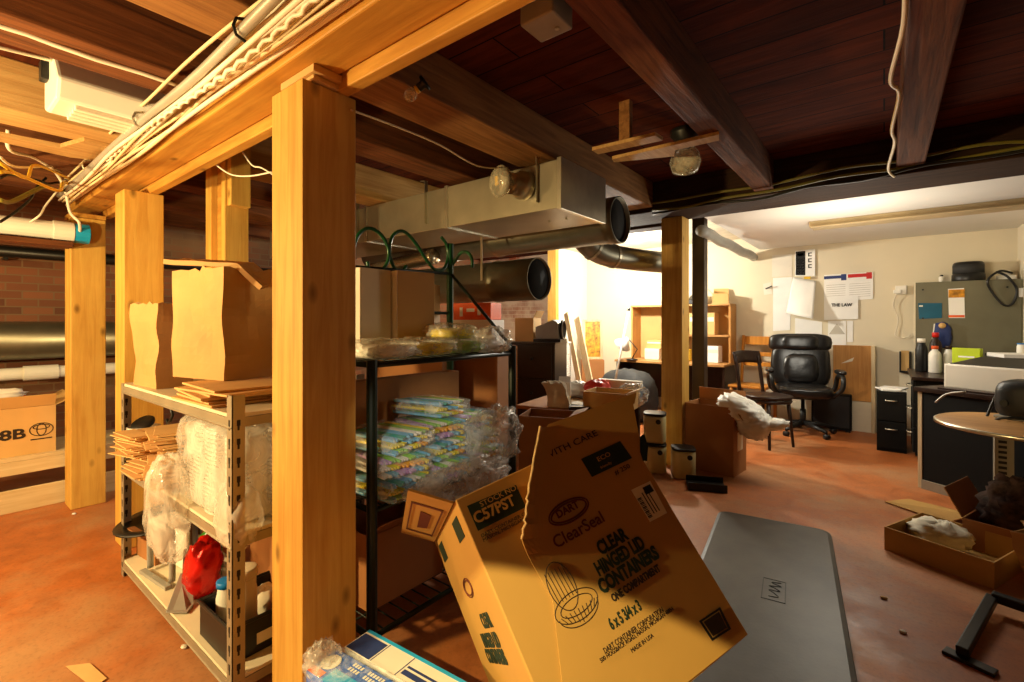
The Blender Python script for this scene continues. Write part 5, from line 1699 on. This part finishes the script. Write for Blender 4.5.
MB().tube([(0.15 * math.cos(2 * PI * k / 28), 0.15 * math.sin(2 * PI * k / 28) + 0.03, 0.24) for k in range(28)], 0.011, 6, closed=True).build('stretcher_ring', 'wooddark', t, smooth=True)
# honey ladder-back chair
t = thing('ladder_back_chair', 'honey coloured ladder-back chair against the wall behind the dark one', 'chair', (-1.45, 6.50, 0), math.radians(0))
t.rotation_euler = (0, 0, math.radians(-8))
t.location = (-1.32, 6.62, 0)
t.scale = (1.08, 1.0, 1.1)
MB().frm(-0.21, 0.21, -0.2, 0.19, 0.43, 0.46).build('seat', 'woodyel', t, bevel=0.008)
for sx in (-1, 1):
    MB().tube([(sx * 0.18, -0.17, 0), (sx * 0.18, -0.17, 0.429)], [0.016, 0.021], 8).build('leg', 'woodyel', t, smooth=True)
    MB().bar((sx * 0.19, 0.2, 0), (sx * 0.19, 0.205, 0.46), 0.035, 0.035).bar((sx * 0.19, 0.205, 0.46), (sx * 0.19, 0.28, 1.02), 0.035, 0.03).build('rear_leg', 'woodyel', t, bevel=0.004)
for z, h_ in ((0.96, 0.1), (0.80, 0.05), (0.68, 0.05)):
    MB().frm(-0.172, 0.172, 0.0, 0.016, -h_ / 2, h_ / 2).build('slat', 'woodyel', t, bevel=0.004).location = (0, 0.22 + (z - 0.55) * 0.13, z)
mb = MB()
mb.bar((-0.18, -0.17, 0.2), (0.18, -0.17, 0.2), 0.02, 0.02).bar((-0.18, -0.15, 0.25), (-0.18, 0.19, 0.25), 0.02, 0.02).bar((0.18, -0.15, 0.25), (0.18, 0.19, 0.25), 0.02, 0.02)
mb.build('stretcher', 'woodyel', t)

# black cabinet behind chair, tan board
t = thing('speaker_cabinet', 'black cabinet on the floor behind the office chair', 'cabinet', (-0.50, 6.86, 0), 0.0)
MB().frm(-0.2, 0.2, -0.055, 0.055, 0.02, 0.44).build('body', 'blackmat', t, bevel=0.008)
MB().frm(-0.18, 0.18, -0.062, -0.0555, 0.05, 0.42).build('front_grille', 'darkgrey', t, bevel=0.003)
for x in (-0.19, 0.14):
    MB().frm(x, x + 0.05, -0.05, 0.05, 0, 0.0195).build('foot', 'black', t)
t = thing('tan_panel', 'tan wooden panel leaning against the wall right of the office chair', 'panel', (-0.28, 6.97, 0))
MB().frm(-0.21, 0.16, -0.02, 0.02, 0.36, 1.02).build('panel_face', 'woodtanz', t, bevel=0.003)
MB().frm(0.1605, 0.20, -0.03, 0.07, 0, 1.02).build('side_board', 'pale', t, bevel=0.003)
MB().frm(-0.21, 0.16, -0.012, 0.02, 0.0, 0.355).build('lower_panel', 'offwhite', t, bevel=0.003)
MB().slab([(-0.13, -0.0212, 0.80), (-0.02, -0.0212, 0.83), (0.0, -0.0212, 0.88), (-0.06, -0.0212, 0.845)], 0.001).build('mark', 'paper2', t)

# ================================================================== PAPERS ON THE WALL
YW = 7.049


def sheet(name, label, quad, m, dy=0.0, th=0.002):
    pts = []
    for (px, py) in quad:
        p = P(px, py, y=YW - dy)
        pts.append(p)
    c_ = sum(pts, Vector()) / len(pts)
    t = thing(name, label, 'paper', c_)
    MB().slab([p - c_ for p in reversed(pts)], th).build('paper_sheet', m, t)
    return t, c_, pts


t, c_, q_ = sheet('notice', 'black and white notice card highest on the wall of papers', [(795, 251), (815, 249), (815, 276), (795, 276)], 'paper', 0.02)
a_ = [p - c_ + Vector((0, -0.0012, 0)) for p in q_]
l_ = lambda u, v: (a_[3].lerp(a_[2], u)).lerp(a_[0].lerp(a_[1], u), v)
MB().slab([l_(0.04, 0.03), l_(0.52, 0.03), l_(0.52, 0.97), l_(0.04, 0.97)], 0.0006).build('printed_panel', 'inkblack', t)
mb = MB()
for k in range(6):
    mb.slab([l_(0.10, 0.12 + k * 0.10), l_(0.46, 0.12 + k * 0.10), l_(0.46, 0.15 + k * 0.10), l_(0.10, 0.15 + k * 0.10)], 0.0012)
mb.slab([l_(0.12, 0.78), l_(0.44, 0.78), l_(0.44, 0.9), l_(0.12, 0.9)], 0.0012)
mb.build('printed_line', 'paper2', t)
mb = MB()
for k in range(3):
    v0 = 0.3 + k * 0.22
    for (u0, u1, w0, w1) in ((0.66, 0.84, 0.0, 0.035), (0.66, 0.84, 0.11, 0.145), (0.66, 0.72, 0.0, 0.145)):
        mb.slab([l_(u0, v0 + w0), l_(u1, v0 + w0), l_(u1, v0 + w1), l_(u0, v0 + w1)], 0.0012)
mb.build('printed_mark', 'inkblack', t)
# large curling sheet
t = thing('hanging_sheet', 'big white sheet curling off the wall below the notice card', 'paper', P(806, 298, y=7.0))
o_ = t.location.copy()
TLs, TRs, BLs, BRs = P(793, 277, y=7.03), P(816, 281, y=7.03), P(786, 313, y=6.94), P(813, 319, y=6.86)
mb = MB()
mb.sheet(lambda u, v: (TLs.lerp(TRs, u)).lerp(BLs.lerp(BRs, u), v) - o_ + Vector((0, -0.04 * math.sin(PI * u) * v, 0)), 12, 12)
mb.build('paper_sheet', 'paper', t, smooth=True, solid=0.002)
MB().frm(-0.02, 0.05, -0.0, 0.008, 0.24, 0.27).build('tape', 'cableyel', t)
sheet('paper_sheet', 'cream sheet half hidden left of the curling sheet', [(773, 278), (792, 277), (790, 330), (773, 331)], 'paper', 0.004)
t, c_, q_ = sheet('paper_sheet', 'cream sheet with dark rule lines at the left of the papers', [(772, 255), (792, 254), (792, 276), (772, 277)], 'paper2', 0.004)
t, c_, q_ = sheet('paper_sheet', 'pale sheet hanging low under the curling sheet', [(795, 318), (822, 322), (822, 345), (795, 345)], 'paper', 0.004)
t, c_, q_ = sheet('wall_poster', 'wide poster with blue and red header strips on the back wall', [(824, 275), (873, 272), (873, 299), (824, 302)], 'paper', 0.008)
a_ = [p - c_ + Vector((0, -0.0012, 0)) for p in q_]
l_ = lambda u, v: (a_[3].lerp(a_[2], u)).lerp(a_[0].lerp(a_[1], u), v)
MB().slab([l_(0.0, 0.84), l_(0.36, 0.84), l_(0.36, 0.95), l_(0.0, 0.95)], 0.0006).slab([l_(0.36, 0.76), l_(0.47, 0.76), l_(0.47, 0.99), l_(0.36, 0.99)], 0.0006).build('header_strip', 'navy', t)
MB().slab([l_(0.5, 0.84), l_(0.87, 0.84), l_(0.87, 0.97), l_(0.5, 0.97)], 0.0006).slab([l_(0.87, 0.76), l_(0.98, 0.76), l_(0.98, 1.0), l_(0.87, 1.0)], 0.0006).build('header_strip', 'wallred', t)
mb = MB()
for k in range(7):
    mb.slab([l_(0.05, 0.12 + k * 0.08), l_(0.45, 0.12 + k * 0.08), l_(0.45, 0.135 + k * 0.08), l_(0.05, 0.135 + k * 0.08)], 0.0006)
    mb.slab([l_(0.53, 0.12 + k * 0.08), l_(0.95, 0.12 + k * 0.08), l_(0.95, 0.135 + k * 0.08), l_(0.53, 0.135 + k * 0.08)], 0.0006)
mb.build('printed_line', 'conduit', t)
t, c_, q_ = sheet('wall_poster', 'white sheet lettered THE LAW below the wide poster', [(824, 297), (858, 296), (858, 319), (824, 320)], 'paper', 0.016)
text('THE LAW', 0.052, P(831.5, 306.5, y=YW - 0.020) - c_, FACE_NY, 'inkblack', t, sx=0.92, bold=0.002)
t, c_, q_ = sheet('paper_sheet', 'small sheet with a grey picture under the lettered sheet', [(828, 321), (846, 321), (846, 345), (828, 345)], 'paper', 0.004)
a_ = [p - c_ + Vector((0, -0.0012, 0)) for p in q_]
l_ = lambda u, v: (a_[3].lerp(a_[2], u)).lerp(a_[0].lerp(a_[1], u), v)
MB().slab([l_(0.05, 0.45), l_(0.95, 0.45), l_(0.5, 0.9)], 0.0006).build('printed_picture', 'conduit', t)
sheet('paper_sheet', 'narrow sheet at the right end under the lettered sheet', [(847, 321), (853, 321), (853, 342), (847, 342)], 'paper', 0.004)
t, c_, q_ = sheet('wall_card', 'small bent card with a dark hook at the far left of the papers', [(763, 284), (771, 282), (772, 294), (764, 295)], 'paper2', 0.004)
MB().bar((-0.02, -0.003, 0.0), (0.06, -0.05, 0.03), 0.012, 0.012).build('hook', 'steel', t)
# cord and outlet at right of the papers
t = thing('wall_outlet', 'white wall outlet with a hanging plug cord by the grey panel', 'outlet', P(901, 290, y=7.035))
MB().frm(-0.05, 0.05, -0.02, 0.012, -0.05, 0.05).build('plate', 'white', t, bevel=0.004)
MB().frm(-0.07, 0.0, -0.05, -0.0205, -0.04, 0.0).build('plug', 'white', t, bevel=0.004)
o_ = t.location
pts = smooth_path([P(897, 292, y=7.0), P(893, 305, y=7.02), P(898, 320, y=7.03), P(895, 335, y=7.03), P(903, 338, y=7.03), P(910, 335, y=7.03)])
MB().tube([p - o_ for p in pts], 0.004, 6).build('cord', 'cablewhite', t, smooth=True)

# ================================================================== BENCH, DESK AND OFFICE THINGS AT RIGHT
t = thing('workbench', 'long workbench along the back wall under the grey-green panel', 'workbench', (0.2, 5.75, 0))
MB().frm(0.0, 0.86, 0.0, 1.04, 0.76, 0.79).build('worktop', 'wooddark', t, bevel=0.004)
MB().frm(0.03, 0.86, 0.06, 1.04, 0.05, 0.7595).build('body', 'blackmat', t)
for k, (z0, z1) in enumerate(((0.08, 0.30), (0.31, 0.53), (0.54, 0.75))):
    d = MB().frm(0.012, 0.0295, 0.07, 0.50, z0, z1).build('drawer', 'blackmat', t, bevel=0.003)
    MB().tube(smooth_path([(0.011, 0.2, z1 - 0.06), (-0.02, 0.22, z1 - 0.06), (-0.02, 0.36, z1 - 0.06), (0.011, 0.38, z1 - 0.06)], 4), 0.007, 6).build('handle', 'strap', d, smooth=True)
t = thing('pegboard_panel', 'large grey-green panel standing at the back of the workbench', 'panel', (0.27, 6.80, 0.7905))
MB().frm(0, 0.80, 0.0, 0.03, 0, 0.94).build('panel_face', 'hutch', t, bevel=0.003)
MB().frm(0, 0.80, 0.031, 0.235, 0.91, 0.935).build('top_ledge', 'hutch', t, bevel=0.002)
MB().frm(-0.012, -0.0005, -0.003, 0.03, 0, 0.945).build('edge_strip', 'offwhite', t)
mb = MB()
for (x, z) in ((0.06, 0.86), (0.06, 0.55), (0.06, 0.28), (0.7, 0.86)):
    mb.lathe([(0, 0), (0.009, 0), (0.009, 0.006), (0, 0.006)], 8, (x, -0.001, z), Euler((PI / 2, 0, 0)).to_matrix())
mb.build('screw', 'steel', t)
ZL = 0.7905 + 0.936
t = thing('round_speaker', 'round black appliance on the ledge of the grey-green panel', 'appliance', (0.70, 6.93, ZL))
t.scale = (1.1, 1.1, 1.25)
MB().lathe([(0.115, 0), (0.12, 0.01), (0.12, 0.06), (0.112, 0.065), (0.112, 0.15), (0.10, 0.165), (0, 0.168)], 28).build('body', 'black', t, smooth=True)
MB().lathe([(0.1125, 0.07), (0.1135, 0.07), (0.1135, 0.14), (0.1125, 0.14)], 28).build('grille', 'darkgrey', t, smooth=True)
t = thing('small_white_bottle', 'tiny white bottle with a dark cap on the panel ledge', 'bottle', (0.49, 6.93, ZL))
MB().lathe([(0.022, 0), (0.024, 0.06), (0.012, 0.07)], 14).build('body', 'white', t, smooth=True)
MB().lathe([(0.014, 0.0705), (0.014, 0.085), (0, 0.087)], 12).build('cap', 'black', t, smooth=True)
t = thing('charger', 'white charger block on the panel ledge with a black cable', 'charger', (0.98, 6.93, ZL))
MB().frm(-0.07, 0.07, -0.05, 0.05, 0, 0.05).frm(-0.04, 0.03, -0.03, 0.03, 0.051, 0.10).build('block', 'white', t, bevel=0.008)
o_ = t.location
pts = smooth_path([P(1012, 273, y=6.86), P(1000, 271, y=6.78), P(988, 280, y=6.75), P(992, 292, y=6.77), P(1004, 305, y=6.77), P(1013, 303, y=6.77), P(1017, 290, y=6.77), P(1010, 279, y=6.76), P(1003, 274, y=6.79), P(996, 272, y=6.82)], 8)
MB().tube([p - o_ for p in pts], 0.011, 8).build('cable', 'black', t, smooth=True)


def panel_item(name, label, cat, quad, m, th=0.004, y=6.796):
    pts = [P(px, py, y=y) for px, py in quad]
    c_ = sum(pts, Vector()) / len(pts)
    t = thing(name, label, cat, c_)
    MB().slab([p - c_ for p in reversed(pts)], th).build('face', m, t)
    return t, c_


t, c_ = panel_item('teal_folder', 'teal folder pinned to the grey-green panel', 'folder', [(918, 303), (942, 303), (942, 318), (919, 319)], 'teal')
MB().frm(-0.09, -0.06, -0.006, -0.0005, 0.045, 0.06).build('clip', 'white', t)
t, c_ = panel_item('calendar', 'white pocket calendar with orange picture on the grey-green panel', 'calendar', [(948, 289), (964, 288), (965, 318), (949, 318)], 'paper')
MB().frm(-0.062, 0.062, -0.0022, -0.0005, 0.06, 0.145).build('printed_picture', 'gold', t)
MB().frm(-0.062, 0.062, -0.0022, -0.0005, -0.148, -0.125).build('printed_band', 'orange', t)
t, c_ = panel_item('paper_note', 'white note at the right edge of the grey-green panel', 'note', [(1019, 288), (1024, 288), (1024, 297), (1019, 297)], 'paper')
t = thing('blue_pouch', 'dark blue pouch and round badge hanging on the grey-green panel', 'pouch', P(942, 335, y=6.77))
MB().blob((0, 0, 0), (0.15, 0.05, 0.27), 2, 0.1, 3, 22, 16, 3.2, crease=0.1).build('pouch_body', 'navy', t, smooth=True)
MB().lathe([(0, 0), (0.03, 0), (0.03, 0.008), (0, 0.01)], 16, (0.0, -0.028, 0.10), Euler((PI / 2, 0, 0)).to_matrix()).build('badge', 'cardtan', t, smooth=True)
MB().bar((-0.085, -0.01, -0.12), (-0.06, -0.01, 0.12), 0.014, 0.01).build('white_rod', 'white', t)
ZB = 0.7905
bottle('black_bottle', 'tall black bottle at the left end of the workbench', (0.30, 6.42, ZB), 0.05, 0.34, 'black', 'white', 0.6)
bottle('white_bottle', 'white squeeze bottle beside the black bottle on the workbench', (0.40, 6.36, ZB), 0.05, 0.27, 'white', 'orange', 0.5)
bottle('clear_bottle', 'clear bottle with a dark cap beside the white bottle on the workbench', (0.51, 6.44, ZB), 0.042, 0.27, 'cup', 'wooddark', 0.6)
bottle('red_bottle', 'brown bottle with a red cap behind the white bottle on the workbench', (0.42, 6.60, ZB), 0.05, 0.40, 'wooddark', 'red', 0.5)
t = thing('lime_box', 'lime green card box standing on the workbench behind the printer', 'box', P(955, 372, z=ZB), -0.5)
t.location = (0.62, 6.25, ZB)
MB().frm(-0.10, 0.11, -0.03, 0.03, 0, 0.26).build('carton', 'lime', t, bevel=0.004)
MB().frm(-0.05, 0.07, -0.0315, -0.0303, 0.17, 0.185).frm(-0.05, 0.07, -0.0315, -0.0303, 0.10, 0.112).build('printed_line', 'paper', t)
t = thing('letter_tray', 'black letter trays full of white papers on the workbench', 'tray', (0.90, 6.10, ZB), -0.1)
for k in range(3):
    MB().frm(-0.17, 0.16, -0.2, 0.2, 0.02 + k * 0.085, 0.026 + k * 0.085).build('shelf', 'black', t)
for x in (-0.17, 0.155):
    MB().frm(x, x + 0.006, 0.1, 0.2, 0.0, 0.22).build('upright', 'black', t)
for k, (z, rz, lab, m) in enumerate([(0.027, 0.1, 'papers on the lowest letter tray', 'paper'), (0.112, -0.15, 'papers on the middle letter tray', 'paper'), (0.197, 0.2, 'papers fanned over the top letter tray', 'paper')]):
    o = MB().frm(-0.13, 0.13, -0.22, 0.12, 0, 0.02 + 0.012 * (k == 2)).build('paper_stack', m, bevel=0.002, origin=(0, 0, 0))
    o.location = (0.90, 6.10, ZB + z + 0.0005)
    o.rotation_euler = (0, 0, rz)
    tag(o, lab, 'papers')
bottle('white_bottle', 'white jar with a blue band on the top papers at the right edge', (0.96, 6.12, ZB + 0.2305), 0.03, 0.09, 'white', 'blue', 0.8)

# angled black desk
DA = math.atan2(-0.57, 0.82)
t = thing('desk', 'black desk with a brown top set at an angle before the workbench', 'desk', (0.21, 4.91, 0), DA)
MB().frm(-0.02, 1.0, -0.02, 0.58, 0.755, 0.79).build('desktop', 'wooddark', t, bevel=0.004)
MB().frm(0.03, 1.0, 0.0, 0.02, 0.07, 0.754).build('front_panel', 'blackmat', t)
MB().frm(0.0, 0.0295, -0.005, 0.55, 0.0, 0.754).build('side_panel', 'pale', t, bevel=0.002)
MB().frm(-0.012, -0.0005, 0.03, 0.5, 0.05, 0.72).build('side_skin', 'blackmat', t)
MB().frm(0.96, 1.0, 0.021, 0.55, 0.0, 0.754).build('side_panel', 'blackmat', t)
MB().frm(0.03, 1.0, -0.012, 0.02, 0.0, 0.069).build('plinth', 'concrete', t)
# threshold curb on the floor in front of the desk
PRX = Matrix.Translation((0.21, 4.91, 0)) @ Matrix.Rotation(DA, 4, 'Z')
t = thing('printer', 'pale grey desktop printer on the angled desk', 'printer', PRX @ Vector((0.36, 0.30, 0.7905)), DA - 0.02)
MB().frm(-0.26, 0.30, -0.18, 0.18, 0, 0.19).build('body', 'printer', t, bevel=0.014)
MB().slab([(-0.22, -0.17, 0.192), (0.29, -0.17, 0.192), (0.29, 0.17, 0.235), (-0.22, 0.17, 0.235)], 0.02).build('scanner_lid', 'steel', t)
MB().frm(-0.262, -0.2605, -0.12, 0.12, 0.04, 0.085).build('paper_slot', 'black', t)
MB().frm(-0.30, -0.262, -0.11, 0.11, 0.03, 0.04).build('paper_tray', 'printer', t, bevel=0.002)
for nm, lab, m, lx, ly, w_, d_, rz, z in [('paper_stack', 'white papers spread at the left corner of the angled desk', 'paper', 0.07, 0.42, 0.2, 0.14, 0.3, 0),
                                ('leather_folder', 'maroon folder lying at the front of the angled desk', 'wallred', 0.30, 0.05, 0.34, 0.09, 0.05, 0),
                                ('paper_pad', 'tan pad beside the maroon folder on the angled desk', 'cardtan', 0.62, 0.06, 0.24, 0.12, -0.1, 0)]:
    o = MB().frm(-w_ / 2, w_ / 2, -d_ / 2, d_ / 2, 0, 0.012).build(nm, 'wooddark' if 'maroon' in lab else m, bevel=0.003, origin=(0, 0, 0))
    o.location = PRX @ Vector((lx, ly, 0.7908))
    o.rotation_euler = (0, 0, DA + rz)
    tag(o, lab, 'papers' if 'paper' in nm else 'folder')
o = MB().tube(smooth_path([(PRX @ Vector((0.34, -0.05, 0.80))), (PRX @ Vector((0.24, -0.08, 0.77))), (PRX @ Vector((0.18, -0.10, 0.70)))], 4), 0.008, 6).build('strap', 'conduit', smooth=True)
tag(o, 'grey strap hanging over the front edge of the angled desk', 'strap')
o = MB().blob((0.86, 4.86, 0.0), (0.16, 0.12, 0.10), 31, 0.3, 3, 20, 14, 2.2, crease=0.3).build('ribbon', 'pink', smooth=True)
o.location = (PRX @ Vector((0.68, 0.26, 1.035)))
tag(o, 'pink ribbon bow on top of the printer', 'ribbon')

# low black file cabinet
t = thing('file_cabinet', 'low black file cabinet by the wall left of the workbench', 'cabinet', (-0.06, 6.05, 0), 0.0)
MB().frm(0, 0.235, 0.012, 0.45, 0.0, 0.60).build('body', 'blackmat', t, bevel=0.003)
for z0, z1 in ((0.03, 0.30), (0.31, 0.585)):
    d = MB().frm(0.006, 0.229, 0.0, 0.0115, z0, z1).build('drawer', 'blackmat', t, bevel=0.003)
    MB().tube(smooth_path([(0.07, -0.0005, z1 - 0.07), (0.08, -0.025, z1 - 0.07), (0.15, -0.025, z1 - 0.07), (0.16, -0.0005, z1 - 0.07)], 4), 0.006, 6).build('handle', 'strap', d, smooth=True)
for k in range(2):
    o = MB().frm(-0.10, 0.10, -0.13, 0.13, 0, 0.012).build('paper_stack', 'paper', bevel=0.002, origin=(0, 0, 0))
    o.location = (0.05 + 0.02 * k, 6.24 + 0.02 * k, 0.6005 + 0.0125 * k)
    o.rotation_euler = (0, 0, 0.25 - 0.5 * k)
    tag(o, ['lower white papers on the low file cabinet', 'upper white papers on the low file cabinet'][k], 'papers')
t = thing('black_holder', 'black file holder hanging on the wall above the low file cabinet', 'holder', P(905, 362, y=7.018))
MB().frm(-0.05, 0.05, -0.03, 0.03, -0.12, -0.1).frm(-0.05, 0.05, 0.02, 0.03, -0.0995, 0.12).frm(-0.05, -0.04, -0.03, 0.0195, -0.0995, 0.12).frm(0.04, 0.05, -0.03, 0.0195, -0.0995, 0.12).build('tray', 'black', t)
MB().frm(-0.035, 0.035, -0.01, 0.01, -0.0985, 0.13).build('card', 'cardtan', t)

# adjustable table with round tan top
TP = Vector((0.62, 4.47, 0))
t = thing('pedestal_table', 'round tan table on a slotted steel column at the right edge', 'table', TP)
MB().lathe([(0.0, 0), (0.408, 0), (0.42, 0.008), (0.42, 0.022), (0.408, 0.03), (0, 0.03)], 48, (0.05, -0.46, 0.672)).build('tabletop', 'woodtan', t, smooth=True)
MB().lathe([(0.4205, 0.004), (0.425, 0.006), (0.425, 0.022), (0.4205, 0.025)], 48, (0.05, -0.46, 0.672)).build('edge_band', 'strap', t, smooth=True)
mb = MB()
mb.frm(-0.045, 0.045, -0.03, -0.027, 0.02, 0.6715).frm(-0.045, -0.042, -0.027, 0.03, 0.02, 0.6715).frm(0.042, 0.045, -0.027, 0.03, 0.02, 0.6715)
for k in range(17):
    mb.frm(-0.028, 0.012, -0.0312, -0.0302, 0.06 + k * 0.034, 0.078 + k * 0.034, 1)
mb.build('column', ['shelfgrey', 'slot'], t)
MB().frm(-0.03, 0.03, -0.55, -0.031, 0.645, 0.6715).build('top_arm', 'steel', t, bevel=0.004)
MB().frm(-0.1, 0.1, -0.09, 0.03, 0.0, 0.0195).build('foot', 'steel', t, bevel=0.005)
t = thing('small_round_top', 'second tan rounded board on the angled desk behind the round table', 'board', PRX @ Vector((0.52, -0.03, 0.804)), DA)
t.location = PRX @ Vector((0.55, 0.02, 0.804))
MB().lathe([(0, 0), (0.13, 0), (0.135, 0.01), (0.13, 0.02), (0, 0.02)], 28).build('board', 'woodtan', t, smooth=True)
bpy.data.objects.remove(t.children[0])
bpy.data.objects.remove(t)
t = thing('black_case', 'rounded black case with a strap on the round tan table', 'case', TP + Vector((0.10, -0.28, 0.7035)), DA + 0.1)
MB().blob((0, 0, 0.12), (0.34, 0.22, 0.25), 3, 0.02, 2, 34, 20, 4.0, flat=-0.95).build('shell', 'black', t, smooth=True)
MB().frm(-0.16, 0.16, -0.1, 0.1, -0.001, 0.02).build('base', 'greyplastic', t, bevel=0.01)
MB().tube(smooth_path([(-0.165, -0.02, 0.16), (-0.19, -0.05, 0.05), (-0.2, -0.08, -0.03), (-0.18, -0.13, -0.06), (-0.1, -0.16, 0.01), (0.0, -0.12, 0.02)], 6), 0.008, 6).build('strap', 'black', t, smooth=True)
MB().lathe([(0, 0), (0.02, 0), (0.02, 0.01), (0, 0.01)], 12, (-0.1, -0.112, 0.10), Euler((PI / 2, 0, 0)).to_matrix()).build('latch', 'steel', t)

# ================================================================== FLOOR AT RIGHT
t = thing('carton_tray', 'shallow open carton holding white cloth on the floor at right', 'carton', (0.30, 3.55, 0), -0.42)
open_carton(t, 0.46, 0.44, 0.13, 'card', flaps=[])
o = MB().blob((0.25, 3.62, 0.10), (0.28, 0.24, 0.16), 41, 0.2, 3, 28, 18, 2.4, crease=0.35, flat=-0.9).build('cloth', 'whitecloth', smooth=True)
o.location.z = 0.02
tag(o, 'crumpled white cloth in the shallow carton', 'cloth')
t = thing('carton', 'open carton heaped with dark checked cloth on the floor at right', 'carton', (0.64, 3.86, 0), -0.36)
open_carton(t, 0.46, 0.40, 0.17, 'card2', flaps=[('l', 0.17, 0.5), ('b', 0.1, 1.2)])
o = MB().blob((0.64, 3.88, 0.2), (0.42, 0.36, 0.42), 43, 0.22, 3, 36, 22, 2.2, crease=0.35, flat=-0.9).build('cloth', 'darkcloth', smooth=True)
o.location.z = 0.035
tag(o, 'heap of dark checked cloth in the open carton', 'cloth')
t = thing('cardboard_flap', 'loose flat cardboard flap on the floor before the angled desk', 'cardboard', (0.23, 4.32, 0.0), -0.55)
MB().slab([(-0.2, -0.11, 0.01), (0.18, -0.13, 0.012), (0.22, 0.08, 0.05), (-0.17, 0.10, 0.012)], 0.006).build('sheet', 'card', t)
MB().frm(-0.04, 0.05, -0.015, 0.012, 0.0145, 0.0225).build('hand_hole', 'slot', t)
kb = kraft_bag('paper_bag', 'kraft paper bag slumped on the floor at the right edge', 0.34, 0.26, 0.26, (0.74, 3.42, 0.001), -0.3, 9.0, lean=-0.06)
t = thing('steel_leg', 'black steel foot bracket lying on the floor at the lower right', 'bracket', (0.37, 2.72, 0.0), 0)
pA, pB = P(962, 652, z=0.03), P(992, 598, z=0.05)
o_ = t.location.copy()
o_.z = 0
MB().bar(pA - o_, pB - o_, 0.04, 0.035).build('arm', 'steel', t, bevel=0.005)
MB().bar(pB - o_ + Vector((0, 0, 0.01)), P(1040, 612, z=0.06) - o_, 0.04, 0.04).build('cross_arm', 'steel', t, bevel=0.005)
MB().bar(pA - o_ + Vector((-0.05, 0.02, -0.023)), pA - o_ + Vector((0.09, -0.035, -0.023)), 0.05, 0.014).build('foot_plate', 'black', t, bevel=0.003)
# crumbs of litter
for i, (px, py, m, lab) in enumerate([(74, 514, 'paper', 'white crumb on the orange floor near the split post'), (184, 647, 'paper2', 'pale crumb on the orange floor before the shelving'), (200, 613, 'paper2', 'small pale crumb on the orange floor left of the shelving'),
                                  (884, 598, 'cardtan', 'tan crumb on the red floor right of the mat'), (903, 632, 'paper2', 'pale crumb on the red floor right of the mat near the bracket')]):
    c_ = P(px, py, z=0.004)
    o = MB().blob(c_, (0.03, 0.022, 0.01), i, 0.3, 3, 10, 6, 2.2).build('litter_scrap', m)
    o.location.z = 0.001
    tag(o, lab, 'litter')
